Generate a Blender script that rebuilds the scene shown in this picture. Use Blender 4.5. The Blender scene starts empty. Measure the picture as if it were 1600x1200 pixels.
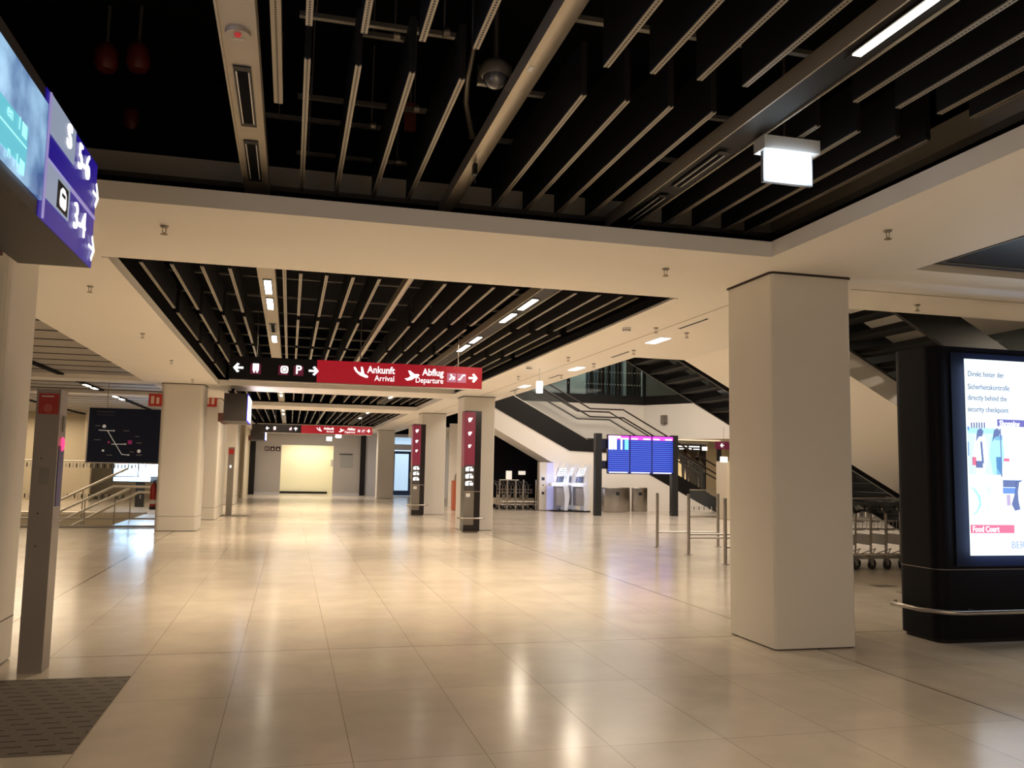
import bpy, bmesh, math, random
from mathutils import Vector, Matrix
random.seed(7)
S = bpy.context.scene
COL = S.collection
PI = math.pi

# ------------------------------------------------------------------ camera
CF, YAW, PIT, ROL, CH = 1350.0, .24906, .09909, .01887, 1.6
cy, sy, cp, sp = math.cos(YAW), math.sin(YAW), math.cos(PIT), math.sin(PIT)
FWD = Vector((sy*cp, cy*cp, sp)); r0 = Vector((cy, -sy, 0)); u0 = r0.cross(FWD)
RT = r0*math.cos(ROL) + u0*math.sin(ROL); UP = u0*math.cos(ROL) - r0*math.sin(ROL)
cam = bpy.data.cameras.new('camera'); co = bpy.data.objects.new('camera', cam); COL.objects.link(co)
co.matrix_world = Matrix(((RT.x, UP.x, -FWD.x, 0), (RT.y, UP.y, -FWD.y, 0), (RT.z, UP.z, -FWD.z, CH), (0, 0, 0, 1)))
cam.sensor_width = 36; cam.lens = CF*36/1600; cam.clip_start = .05; cam.clip_end = 200
S.camera = co
# ------------------------------------------------------------------ world / exposure
w = bpy.data.worlds.new('world'); S.world = w; w.use_nodes = True
w.node_tree.nodes['Background'].inputs[0].default_value = (1, .80, .62, 1)
w.node_tree.nodes['Background'].inputs[1].default_value = .22
S.view_settings.view_transform = 'Standard'; S.view_settings.look = 'None'
S.view_settings.gamma = 1; S.view_settings.exposure = 0.1
try: S.view_settings.use_curve_mapping = False
except Exception: pass
WARM = (1, .79, .55); WARM2 = (1, .865, .73); COOL = (.62, .74, 1)
def area(name, loc, power, sx, sy_, color=WARM, rot=(0, 0, 0), spread=None):
    l = bpy.data.lights.new(name, 'AREA'); l.shape = 'RECTANGLE'; l.size = sx; l.size_y = sy_
    l.energy = power; l.color = color
    if spread: l.spread = spread
    o = bpy.data.objects.new(name, l); COL.objects.link(o); o.location = loc; o.rotation_euler = rot
    return o
for nm, loc, pw, a, b, c in [
    ('aisle_end_fill', (-10, 37.5, 3.4), 130, 3, 3, WARM), ('understair_fill', (9.6, 15.8, 3.2), 26, 1.5, 1.5, WARM2),  # both are fills without fixtures, added to brighten aisle end wall and carts
    ('end_light', (1.2, 46.0, 3.4), 170, 4, 1, WARM2),
    ('atrium_light', (12, 24, 7.5), 900, 6, 10, WARM2), ('atrium_light', (16, 13, 7.5), 420, 6, 6, WARM2),
    ('side_light', (-7.5, 14, 3.4), 150, 2, 8, WARM), ('side_light', (-8, 31, 3.4), 260, 3, 8, WARM),
    ('shop_light', (20.5, 41, 3.45), 260, 5, 8, WARM)]:
    area(nm, loc, pw, a, b, c)

# ------------------------------------------------------------------ pixel rays -> places in the hall
def ray(x, y): return FWD*CF + RT*(x-800) - UP*(y-600)
C0 = Vector((0, 0, CH))
def atY(x, y, Y): d = ray(x, y); return C0 + d*(Y/d.y)
def atX(x, y, X): d = ray(x, y); return C0 + d*(X/d.x)
def atZ(x, y, Z): d = ray(x, y); return C0 + d*((Z-CH)/d.z)

# ------------------------------------------------------------------ materials
MAT = {}
def mat(name, col, rough=.5, metal=0, emit=None, es=1, alpha=None, trans=0, noise=0, nscale=3, spec=.5, bump=0, coat=0):
    if name in MAT: return MAT[name]
    m = bpy.data.materials.new(name); m.use_nodes = True; nt = m.node_tree; b = nt.nodes['Principled BSDF']
    b.inputs['Base Color'].default_value = (*col, 1); b.inputs['Roughness'].default_value = rough
    b.inputs['Metallic'].default_value = metal; b.inputs['Specular IOR Level'].default_value = spec
    if coat: b.inputs['Coat Weight'].default_value = coat; b.inputs['Coat Roughness'].default_value = .1
    if emit: b.inputs['Emission Color'].default_value = (*emit, 1); b.inputs['Emission Strength'].default_value = es
    if trans: b.inputs['Transmission Weight'].default_value = trans
    if alpha is not None: b.inputs['Alpha'].default_value = alpha
    if noise or bump:
        n = nt.nodes.new('ShaderNodeTexNoise'); n.inputs['Scale'].default_value = nscale; n.inputs['Detail'].default_value = 4
        g = nt.nodes.new('ShaderNodeNewGeometry'); nt.links.new(g.outputs['Position'], n.inputs['Vector'])
        if noise:
            mx = nt.nodes.new('ShaderNodeMix'); mx.data_type = 'RGBA'
            mx.inputs['A'].default_value = (*[c*(1-noise) for c in col], 1); mx.inputs['B'].default_value = (*[min(1, c*(1+noise)) for c in col], 1)
            nt.links.new(n.outputs['Fac'], mx.inputs['Factor']); nt.links.new(mx.outputs['Result'], b.inputs['Base Color'])
        if bump:
            bp = nt.nodes.new('ShaderNodeBump'); bp.inputs['Strength'].default_value = bump; bp.inputs['Distance'].default_value = .01
            nt.links.new(n.outputs['Fac'], bp.inputs['Height']); nt.links.new(bp.outputs['Normal'], b.inputs['Normal'])
    MAT[name] = m; return m
M_white = mat('white_plaster', (.93, .885, .82), .6, noise=.02, nscale=1.2)
M_col = mat('column_cladding', (.76, .72, .66), .42, noise=.02, nscale=.8)
M_seam = mat('seam', (.05, .035, .025), .8)
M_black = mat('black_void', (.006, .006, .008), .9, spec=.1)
M_slat = mat('slat_black', (.012, .012, .014), .55, spec=.3)
M_blk = mat('black_metal', (.010, .009, .009), .45, noise=.1, spec=.25)
M_blkgloss = mat('black_gloss', (.008, .008, .010), .12)
M_steel = mat('brushed_steel', (.50, .46, .42), .32, metal=1, noise=.05, nscale=8)
M_steeldk = mat('dull_steel', (.30, .275, .25), .42, metal=.9, noise=.08, nscale=5)
M_tan = mat('tan_tray', (.42, .37, .29), .45, metal=.35, noise=.05)
M_tray = mat('silver_tray', (.46, .40, .31), .38, metal=.55, noise=.04)
M_pipe = mat('galvanised', (.22, .21, .19), .45, metal=.6)
M_grey = mat('grey_panel', (.44, .41, .39), .45, noise=.03, nscale=1)
M_greyl = mat('light_grey_panel', (.58, .58, .62), .5)
M_ceilgrey = mat('grey_ceiling_panel', (.34, .31, .28), .55, noise=.1)
M_red = mat('sign_red', (.30, .012, .02), .4)
M_fire = mat('fire_red', (.45, .03, .02), .35)
M_w = mat('letter_white', (.3, .3, .3), .5, emit=(1, 1, 1), es=1.25)
M_wpaint = mat('white_paint', (.8, .8, .8), .5)
M_signblk = mat('sign_black', (.007, .006, .008), .45, spec=.25)
M_signred = mat('sign_red_lit', (.03, .002, .004), .35, emit=(.33, .006, .014), es=.95)
M_maroon = mat('pictogram_maroon', (.02, .003, .006), .4, emit=(.10, .006, .022), es=.9)
M_pink = mat('pictogram_pink', (.05, .02, .03), .4, emit=(.42, .13, .20), es=.9)
M_blue = mat('sign_blue', (.005, .004, .04), .35, emit=(.012, .004, .22), es=.9)
M_bluehi = mat('sign_blue_bright', (.03, .02, .6), .4, emit=(.03, .005, 1), es=1.1)
M_sgrey = mat('sign_grey', (.05, .05, .06), .4, emit=(.26, .31, .41), es=.9)
M_lav = mat('sign_trim', (.05, .05, .07), .4, emit=(.34, .28, .58), es=.8)
M_lamp = mat('lamp_lit', (1, 1, 1), .5, emit=(1, .90, .72), es=12)
M_lampc = mat('lamp_cool', (1, 1, 1), .5, emit=(.93, .97, 1), es=3)
M_glass = mat('glass', (.80, .86, .83), .04, alpha=.025, spec=.15)
M_glassdk = mat('dark_glass', (.02, .03, .03), .05, alpha=.35)
M_rubber = mat('black_rubber', (.02, .02, .02), .7)
M_cream = mat('cream_wall', (.86, .81, .64), .55)
M_beige = mat('beige_wall', (.58, .50, .36), .6, noise=.02, nscale=1)
M_brown = mat('brown_trim', (.10, .03, .02), .5)
M_purple = mat('label_purple', (.01, .005, .03), .5, emit=(.06, .02, .22), es=.9)
M_lred = mat('label_red', (.05, .005, .01), .5, emit=(.70, .05, .11), es=.9)
M_txt = mat('dark_lettering', (.02, .02, .03), .5)
M_cyan = mat('cyan_card', (.02, .05, .06), .4, emit=(.13, .52, .62), es=1.0)
M_cyanl = mat('cyan_light', (.02, .05, .06), .4, emit=(.38, .85, .86), es=1.1)
M_skyw = mat('screen_white', (.05, .05, .05), .3, emit=(.84, .97, 1), es=1.15)

def floor_mat():
    m = bpy.data.materials.new('stone_floor'); m.use_nodes = True; nt = m.node_tree; b = nt.nodes['Principled BSDF']
    N = nt.nodes.new; L = nt.links.new
    g = N('ShaderNodeNewGeometry'); mp = N('ShaderNodeMapping'); mp.inputs['Location'].default_value = (-.403+.744*40, -4.94+1.5*40, 0)
    L(g.outputs['Position'], mp.inputs['Vector'])
    br = N('ShaderNodeTexBrick'); br.offset = 0; br.squash = 1
    br.inputs['Scale'].default_value = 1; br.inputs['Brick Width'].default_value = .744; br.inputs['Row Height'].default_value = 1.5
    br.inputs['Mortar Size'].default_value = .0022; br.inputs['Mortar Smooth'].default_value = .3
    br.inputs['Color1'].default_value = (.58, .515, .43, 1); br.inputs['Color2'].default_value = (.62, .555, .465, 1); br.inputs['Mortar'].default_value = (.24, .18, .12, 1)
    L(mp.outputs['Vector'], br.inputs['Vector'])
    n = N('ShaderNodeTexNoise'); n.inputs['Scale'].default_value = 1.6; n.inputs['Detail'].default_value = 7; n.inputs['Roughness'].default_value = .6
    L(g.outputs['Position'], n.inputs['Vector'])
    mr = N('ShaderNodeMapRange'); mr.inputs['From Min'].default_value = .3; mr.inputs['From Max'].default_value = .7; mr.inputs['To Min'].default_value = .88; mr.inputs['To Max'].default_value = 1.06
    L(n.outputs['Fac'], mr.inputs['Value'])
    mul = N('ShaderNodeMix'); mul.data_type = 'RGBA'; mul.blend_type = 'MULTIPLY'; mul.inputs['Factor'].default_value = 1
    L(br.outputs['Color'], mul.inputs['A']); L(mr.outputs['Result'], mul.inputs['B'])
    # movement joints
    sx = N('ShaderNodeSeparateXYZ'); L(g.outputs['Position'], sx.inputs[0])
    prev = None
    for ax, v, wd in (('X', -2.60, .011), ('X', 4.82, .010), ('Y', 25.1, .045), ('Y', 7.95, .006)):
        s = N('ShaderNodeMath'); s.operation = 'SUBTRACT'; s.inputs[1].default_value = v; L(sx.outputs[ax], s.inputs[0])
        a = N('ShaderNodeMath'); a.operation = 'ABSOLUTE'; L(s.outputs[0], a.inputs[0])
        c = N('ShaderNodeMath'); c.operation = 'LESS_THAN'; c.inputs[1].default_value = wd; L(a.outputs[0], c.inputs[0])
        if prev:
            mxx = N('ShaderNodeMath'); mxx.operation = 'MAXIMUM'; L(prev.outputs[0], mxx.inputs[0]); L(c.outputs[0], mxx.inputs[1]); prev = mxx
        else: prev = c
    fin = N('ShaderNodeMix'); fin.data_type = 'RGBA'; fin.inputs['B'].default_value = (.16, .11, .07, 1)
    L(prev.outputs[0], fin.inputs['Factor']); L(mul.outputs['Result'], fin.inputs['A']); L(fin.outputs['Result'], b.inputs['Base Color'])
    n2 = N('ShaderNodeTexNoise'); n2.inputs['Scale'].default_value = .9; n2.inputs['Detail'].default_value = 5; L(g.outputs['Position'], n2.inputs['Vector'])
    m2 = N('ShaderNodeMapRange'); m2.inputs['To Min'].default_value = .12; m2.inputs['To Max'].default_value = .24; L(n2.outputs['Fac'], m2.inputs['Value'])
    L(m2.outputs['Result'], b.inputs['Roughness']); b.inputs['Specular IOR Level'].default_value = .36
    n3 = N('ShaderNodeTexNoise'); n3.inputs['Scale'].default_value = 7; n3.inputs['Detail'].default_value = 2; L(g.outputs['Position'], n3.inputs['Vector'])
    bp = N('ShaderNodeBump'); bp.inputs['Strength'].default_value = .035; bp.inputs['Distance'].default_value = .02; L(n3.outputs['Fac'], bp.inputs['Height']); L(bp.outputs['Normal'], b.inputs['Normal'])
    return m
M_floor = floor_mat()

def strip_mat():   # light rail pair with a slotted dark groove between them
    m = bpy.data.materials.new('slotted_strip'); m.use_nodes = True; nt = m.node_tree; b = nt.nodes['Principled BSDF']
    N = nt.nodes.new; L = nt.links.new
    t = N('ShaderNodeTexCoord'); s = N('ShaderNodeSeparateXYZ'); L(t.outputs['Object'], s.inputs[0])
    a = N('ShaderNodeMath'); a.operation = 'ABSOLUTE'; L(s.outputs['X'], a.inputs[0])
    c = N('ShaderNodeMath'); c.operation = 'LESS_THAN'; c.inputs[1].default_value = .0055; L(a.outputs[0], c.inputs[0])
    d = N('ShaderNodeMath'); d.operation = 'MULTIPLY'; d.inputs[1].default_value = 40; L(s.outputs['Y'], d.inputs[0])
    f = N('ShaderNodeMath'); f.operation = 'FRACT'; L(d.outputs[0], f.inputs[0])
    e = N('ShaderNodeMath'); e.operation = 'LESS_THAN'; e.inputs[1].default_value = .72; L(f.outputs[0], e.inputs[0])
    k = N('ShaderNodeMath'); k.operation = 'MULTIPLY'; L(c.outputs[0], k.inputs[0]); L(e.outputs[0], k.inputs[1])
    mx = N('ShaderNodeMix'); mx.data_type = 'RGBA'; mx.inputs['A'].default_value = (.36, .32, .26, 1); mx.inputs['B'].default_value = (.01, .01, .01, 1)
    L(k.outputs[0], mx.inputs['Factor']); L(mx.outputs['Result'], b.inputs['Base Color'])
    b.inputs['Metallic'].default_value = .25; b.inputs['Roughness'].default_value = .42
    return m
M_strip = strip_mat()

def rows_mat(name, pitch, c1, c2, es, phase=0):    # lines of small type on a display
    m = bpy.data.materials.new(name); m.use_nodes = True; nt = m.node_tree; b = nt.nodes['Principled BSDF']
    N = nt.nodes.new; L = nt.links.new
    t = N('ShaderNodeTexCoord'); s = N('ShaderNodeSeparateXYZ'); L(t.outputs['Object'], s.inputs[0])
    d = N('ShaderNodeMath'); d.operation = 'MULTIPLY_ADD'; d.inputs[1].default_value = 1/pitch; d.inputs[2].default_value = phase; L(s.outputs['Z'], d.inputs[0])
    f = N('ShaderNodeMath'); f.operation = 'FRACT'; L(d.outputs[0], f.inputs[0])
    e = N('ShaderNodeMath'); e.operation = 'LESS_THAN'; e.inputs[1].default_value = .42; L(f.outputs[0], e.inputs[0])
    mx = N('ShaderNodeMix'); mx.data_type = 'RGBA'; mx.inputs['A'].default_value = (*c1, 1); mx.inputs['B'].default_value = (*c2, 1)
    L(e.outputs[0], mx.inputs['Factor']); L(mx.outputs['Result'], b.inputs['Emission Color']); b.inputs['Emission Strength'].default_value = es
    b.inputs['Base Color'].default_value = (0, 0, .02, 1)
    return m
M_fids = rows_mat('timetable_rows', .0755, (.002, .008, .26), (.05, .15, .72), 1.0)

def cloud_mat():
    m = bpy.data.materials.new('cloud_screen'); m.use_nodes = True; nt = m.node_tree; b = nt.nodes['Principled BSDF']
    N = nt.nodes.new; L = nt.links.new
    t = N('ShaderNodeTexCoord'); n = N('ShaderNodeTexNoise'); n.inputs['Scale'].default_value = 2.6; n.inputs['Detail'].default_value = 5
    L(t.outputs['Object'], n.inputs['Vector'])
    r = N('ShaderNodeValToRGB'); r.color_ramp.elements[0].color = (.035, .09, .26, 1); r.color_ramp.elements[0].position = .38
    r.color_ramp.elements[1].color = (.45, .72, .95, 1); r.color_ramp.elements[1].position = .72
    L(n.outputs['Fac'], r.inputs['Fac']); L(r.outputs['Color'], b.inputs['Emission Color']); b.inputs['Emission Strength'].default_value = 1.05
    b.inputs['Base Color'].default_value = (.02, .03, .05, 1); b.inputs['Roughness'].default_value = .2
    return m
M_cloud = cloud_mat()

def grate_mat():
    m = bpy.data.materials.new('grating_mat'); m.use_nodes = True; nt = m.node_tree; b = nt.nodes['Principled BSDF']
    N = nt.nodes.new; L = nt.links.new
    g = N('ShaderNodeNewGeometry'); br = N('ShaderNodeTexBrick'); br.offset = .5
    br.inputs['Scale'].default_value = 1; br.inputs['Brick Width'].default_value = .14; br.inputs['Row Height'].default_value = .16
    br.inputs['Mortar Size'].default_value = .0
    s = N('ShaderNodeSeparateXYZ'); L(g.outputs['Position'], s.inputs[0])
    # short dark slits, rows staggered
    ry = N('ShaderNodeMath'); ry.operation = 'MULTIPLY'; ry.inputs[1].default_value = 1/.115; L(s.outputs['Y'], ry.inputs[0])
    fy = N('ShaderNodeMath'); fy.operation = 'FRACT'; L(ry.outputs[0], fy.inputs[0])
    fl = N('ShaderNodeMath'); fl.operation = 'FLOOR'; L(ry.outputs[0], fl.inputs[0])
    off = N('ShaderNodeMath'); off.operation = 'MULTIPLY'; off.inputs[1].default_value = .37; L(fl.outputs[0], off.inputs[0])
    rx = N('ShaderNodeMath'); rx.operation = 'MULTIPLY_ADD'; rx.inputs[1].default_value = 1/.17; L(s.outputs['X'], rx.inputs[0]); L(off.outputs[0], rx.inputs[2])
    fx = N('ShaderNodeMath'); fx.operation = 'FRACT'; L(rx.outputs[0], fx.inputs[0])
    a = N('ShaderNodeMath'); a.operation = 'LESS_THAN'; a.inputs[1].default_value = .62; L(fx.outputs[0], a.inputs[0])
    c = N('ShaderNodeMath'); c.operation = 'LESS_THAN'; c.inputs[1].default_value = .16; L(fy.outputs[0], c.inputs[0])
    e = N('ShaderNodeMath'); e.operation = 'MULTIPLY'; L(a.outputs[0], e.inputs[0]); L(c.outputs[0], e.inputs[1])
    n = N('ShaderNodeTexNoise'); n.inputs['Scale'].default_value = 40; L(g.outputs['Position'], n.inputs['Vector'])
    q = N('ShaderNodeMix'); q.data_type = 'RGBA'; q.inputs['A'].default_value = (.12, .10, .08, 1); q.inputs['B'].default_value = (.19, .165, .14, 1); L(n.outputs['Fac'], q.inputs['Factor'])
    mx = N('ShaderNodeMix'); mx.data_type = 'RGBA'; mx.inputs['B'].default_value = (.02, .015, .012, 1)
    L(e.outputs[0], mx.inputs['Factor']); L(q.outputs['Result'], mx.inputs['A']); L(mx.outputs['Result'], b.inputs['Base Color'])
    b.inputs['Roughness'].default_value = .75
    return m

# ------------------------------------------------------------------ mesh helpers
class MB:
    def __init__(s): s.v = []; s.f = []; s.smooth = []
    def add(s, vs, fs, sm=False):
        k = len(s.v); s.v += [Vector(v) for v in vs]; s.f += [[i+k for i in f] for f in fs]; s.smooth += [sm]*len(fs); return s
    def box(s, a, b):
        x0, x1 = sorted((a[0], b[0])); y0, y1 = sorted((a[1], b[1])); z0, z1 = sorted((a[2], b[2]))
        return s.add([(x0,y0,z0),(x1,y0,z0),(x1,y1,z0),(x0,y1,z0),(x0,y0,z1),(x1,y0,z1),(x1,y1,z1),(x0,y1,z1)],
                     [(0,3,2,1),(4,5,6,7),(0,1,5,4),(1,2,6,5),(2,3,7,6),(3,0,4,7)])
    def prism(s, pts, axis, t0, t1):     # 2-D outline swept along an axis ('x','y','z')
        n = len(pts); P = []
        for t in (t0, t1):
            for a, b in pts:
                P.append({'y': (a, t, b), 'x': (t, a, b), 'z': (a, b, t)}[axis])
        return s.add(P, [list(range(n))[::-1], list(range(n, 2*n))] + [(i, (i+1) % n, n+(i+1) % n, n+i) for i in range(n)])
    def rbox(s, x0, x1, y0, y1, z0, z1, r, seg=4):   # upright box with rounded vertical edges
        pts = []
        for cx, cy_, a0 in ((x1-r, y1-r, 0), (x0+r, y1-r, PI/2), (x0+r, y0+r, PI), (x1-r, y0+r, 3*PI/2)):
            for i in range(seg+1):
                a = a0 + PI/2*i/seg; pts.append((cx+r*math.cos(a), cy_+r*math.sin(a)))
        return s.prism(pts, 'z', z0, z1)
    def tube(s, pts, r, seg=8, cap=True):
        pts = [Vector(p) for p in pts]; rings = []
        for i, p in enumerate(pts):
            d = ((pts[i]-pts[i-1]).normalized() if i else Vector((0,0,0))) + ((pts[i+1]-pts[i]).normalized() if i < len(pts)-1 else Vector((0,0,0)))
            d.normalize(); a = d.cross(Vector((0,0,1)))
            if a.length < .05: a = d.cross(Vector((0,1,0)))
            a.normalize(); b = d.cross(a)
            rr = r[i] if isinstance(r, (list, tuple)) else r
            rings.append([p + a*rr*math.cos(2*PI*j/seg) + b*rr*math.sin(2*PI*j/seg) for j in range(seg)])
        V = [v for g in rings for v in g]; F = []
        for i in range(len(pts)-1):
            for j in range(seg): F.append((i*seg+j, i*seg+(j+1) % seg, (i+1)*seg+(j+1) % seg, (i+1)*seg+j))
        s.add(V, F, True)
        if cap:
            s.add(rings[0], [list(range(seg))]); s.add(rings[-1], [list(range(seg))[::-1]])
        return s
    def lathe(s, c, prof, seg=20, sc=(1, 1)):
        V = [(c[0]+r*math.cos(2*PI*j/seg)*sc[0], c[1]+r*math.sin(2*PI*j/seg)*sc[1], c[2]+z) for r, z in prof for j in range(seg)]
        F = [(i*seg+j, i*seg+(j+1) % seg, (i+1)*seg+(j+1) % seg, (i+1)*seg+j) for i in range(len(prof)-1) for j in range(seg)]
        s.add(V, F, True); s.add(V[:seg], [list(range(seg))[::-1]]); s.add(V[-seg:], [list(range(seg))]); return s
    def sphere(s, c, r, seg=12, rings=8):
        prof = [(r*math.sin(PI*i/rings) if 0 < i < rings else r*.02, -r*math.cos(PI*i/rings)) for i in range(rings+1)]
        return s.lathe(c, prof, seg)
    def quadbar(s, p, q, wd, dp):   # rectangular bar from p to q in the x-z plane
        p = Vector(p); q = Vector(q); d = (q-p).normalized(); n = Vector((-d.z, 0, d.x))*wd/2; y = Vector((0, dp/2, 0))
        return s.add([p-n-y, p+n-y, q+n-y, q-n-y, p-n+y, p+n+y, q+n+y, q-n+y], [(0,1,2,3),(7,6,5,4),(0,4,5,1),(1,5,6,2),(2,6,7,3),(3,7,4,0)])
    def build(s, name, m, parent=None):
        off = Vector((0, 0, 0)); p = parent
        while p is not None: off += Vector(p.location); p = p.parent
        me = bpy.data.meshes.new(name); me.from_pydata([tuple(v-off) for v in s.v], [], s.f); me.materials.append(m)
        for p_, sm in zip(me.polygons, s.smooth): p_.use_smooth = sm
        bm = bmesh.new(); bm.from_mesh(me); bmesh.ops.recalc_face_normals(bm, faces=bm.faces); bm.to_mesh(me); bm.free()
        o = bpy.data.objects.new(name, me); COL.objects.link(o)
        if parent is not None: o.parent = parent
        return o
def tag(o, label, cat, group=None):
    o['label'] = label; o['category'] = cat
    if group: o['group'] = group
    return o
def thing(name, label, cat, loc=(0, 0, 0), group=None):
    o = bpy.data.objects.new(name, None); COL.objects.link(o); o.location = loc; return tag(o, label, cat, group)
def struct(o): o['kind'] = 'structure'; return o
def kids(o): return [c for c in bpy.data.objects if c.parent == o]
def dup(o, loc, label, parent=None, rotz=None):
    c = o.copy(); COL.objects.link(c)
    if parent is None:
        c.location = loc
        if label: c['label'] = label
        if rotz is not None: c.rotation_euler = (0, 0, rotz)
    else: c.parent = parent
    for ch in kids(o): dup(ch, None, None, c)
    return c
def text(body, size, loc, m, parent, name='lettering', face='-y', align='LEFT', ext=.004, bold=0, sx=1):
    cu = bpy.data.curves.new(name, 'FONT'); cu.body = body; cu.size = size; cu.extrude = ext; cu.align_x = align; cu.align_y = 'CENTER'; cu.offset = bold; cu.resolution_u = 3
    t = bpy.data.objects.new('tmp', cu); COL.objects.link(t)
    dg = bpy.context.evaluated_depsgraph_get(); me = bpy.data.meshes.new_from_object(t.evaluated_get(dg))
    bpy.data.objects.remove(t); bpy.data.curves.remove(cu)
    me.name = name; me.materials.clear(); me.materials.append(m)
    R = {'-y': Matrix.Rotation(PI/2, 4, 'X'), '+x': Matrix.Rotation(PI/2, 4, 'Z') @ Matrix.Rotation(PI/2, 4, 'X')}[face]
    off = Vector((0, 0, 0)); p = parent
    while p is not None: off += Vector(p.location); p = p.parent
    me.transform(Matrix.Translation(Vector(loc)-off) @ R @ Matrix.Diagonal((sx, 1, 1, 1)))
    o = bpy.data.objects.new(name, me); COL.objects.link(o); o.parent = parent; return o
def poly(pts, loc, sc, m, parent, name, face='-y', ext=.004):   # flat pictogram with thickness
    b = MB(); n = len(pts)
    P = []
    for t in (0, -ext):
        for u, v in pts:
            P.append((loc[0]+u*sc, loc[1]+t, loc[2]+v*sc) if face == '-y' else (loc[0]-t, loc[1]+u*sc, loc[2]+v*sc))
    b.add(P, [list(range(n)), list(range(n, 2*n))[::-1]] + [(i, (i+1) % n, n+(i+1) % n, n+i) for i in range(n)])
    return b.build(name, m, parent)
ARROW = [(-.5, .11), (.12, .11), (-.12, .38), (.1, .5), (.52, 0), (.1, -.5), (-.12, -.38), (.12, -.11), (-.5, -.11)]
def flip(p): return [(-a, b) for a, b in p]
def rotp(p): return [(-b, a) for a, b in p]
ORD = ['first', 'second', 'third', 'fourth', 'fifth', 'sixth', 'seventh', 'eighth', 'ninth', 'tenth', 'eleventh', 'twelfth', 'thirteenth', 'fourteenth', 'fifteenth', 'sixteenth', 'seventeenth', 'eighteenth']

ZS = 3.53       # soffit
# ================================================================== SETTING
fl = MB()
HX0, HX1, HY0, HY1 = -13.0, -4.35, 23.4, 29.5
for a, b in (((-16, -6), (30, HY0)), ((-16, HY1), (30, 70)), ((HX1, HY0), (30, HY1)), ((-16, HY0), (HX0, HY1))):
    fl.box((a[0], a[1], -.3), (b[0], b[1], 0))
struct(fl.build('floor', M_floor))
st = MB(); st.box((HX0, HY0, -4), (HX1, HY0+.05, -.3)).box((HX0, HY1-.05, -4), (HX1, HY1, -.0)).box((HX1-.05, HY0, -4), (HX1, HY1, -.3)).box((HX0, HY0, -4.1), (HX1, HY1, -4))
struct(st.build('wall_stairwell', M_beige))

# soffit slabs around the recesses
RX0, RX1 = -1.78, 4.08
ce = MB(); T = ZS+.14
def slab(x0, x1, y0, y1, z0=ZS, z1=T): ce.box((x0, y0, z0), (x1, y1, z1))
slab(RX1, 5.57, -4, 6.75); slab(-3.32, RX0, -4, 6.75)
slab(-3.32, 12.5, 6.75, 8.6); slab(-3.32, 5.57, 8.6, 8.70)
slab(-3.32, RX0, 8.70, 44); slab(RX1, 5.57, 8.70, 50)
slab(RX0, RX1, 22.0, 23.7, ZS, ZS+.12); slab(RX0, RX1, 29.0, 31.0, ZS, ZS+.12); slab(-3.32, RX1, 44, 50, ZS, ZS+.12)
slab(5.57, 6.05, 8.6, 10.4); slab(5.57, 6.48, 10.4, 13.53)
slab(-16, -3.32, 21.9, 22.7); slab(-16, -3.32, 26.4, 27.2, ZS, ZS+.1); slab(-3.42, -3.32, -4, 21.9, ZS+.0, T)
slab(-16, -3.32, 6.75, 8.7)
struct(ce.build('ceiling', M_white))
# dark plenum above
pl = MB()
pl.box((-16, -6, 5.0), (5.6, 52, 5.1))
for x in (RX0-.14, RX1+.06): pl.box((x, 8.70, T), (x+.08, 44, 5.0))
pl.box((RX0-.6, -6, T), (RX0-.5, 6.75, 5)); pl.box((RX1+.65, -6, T), (RX1+.75, 6.75, 5.0))
pl.box((RX0-.6, 7.9, T), (RX1+.7, 8.0, 5)); pl.box((RX0, 22.2, T), (RX1, 22.3, 5)); pl.box((RX0, 23.5, T), (RX1, 23.6, 5)); pl.box((RX0, 29.2, T), (RX1, 29.3, 5)); pl.box((RX0, 30.8, T), (RX1, 30.9, 5)); pl.box((RX0, 8.62, T), (RX1, 8.69, 5))
pl.box((5.55, 8.6, T), (5.6, 52, 8)); pl.box((5.0, -6, 5.0), (13, 6.9, 5.1)); pl.box((5.7, 6.7, T), (13, 6.75, 5))
pl.box((5.6, 6.75, T), (5.66, 8.6, 8)); pl.box((5.6, 6.76, T), (14, 6.86, 8)); pl.box((6.0, 8.55, T), (12.5, 8.6, 4.4))
pl.box((-16.1, -6, 0), (-16, 52, 5)); pl.box((30, 6.75, 0), (30.1, 60, 8))
pl.box((RX0-.1, 44, T), (RX1+.1, 44.1, 5)); pl.box((-16, 59.9, -1), (30, 60, 8)); pl.box((RX1-.006, 8.72, ZS+.035), (RX1, 22, T)); pl.box((-16, 52, 3), (5.6, 52.1, 5))
struct(pl.build('ceiling_plenum', M_black)).name = 'trim_1'
struct(MB().box((5.5, 6.75, 8), (32, 60, 8.1)).build('ceiling_atrium', M_white))
# thin lips
lp = MB()
lp.box((RX0-.02, 8.70, ZS-.012), (RX0+.035, 22.4, ZS)).box((RX1-.035, 8.70, ZS-.012), (RX1+.02, 22.4, ZS))
struct(lp.build('trim_2', M_white))
# grey ledge high inside nearest recess
lg = MB(); lg.box((RX0-.5, 7.6, 4.02), (RX1+.6, 7.75, 4.19)).box((RX1+.5, -4, 4.02), (RX1+.62, 7.7, 4.22))
struct(lg.build('trim_3', mat('ledge_plaster', (.62, .58, .50), .7)))
# seam line in the right soffit strip
sm = MB(); sm.box((4.795, 8.8, ZS-.002), (4.81, 44, ZS+.01)).box((5.57, 7.67, ZS-.002), (12.4, 7.69, ZS+.01))
struct(sm.build('trim_4', mat('seam_light', (.42, .36, .28), .7)))
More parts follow.
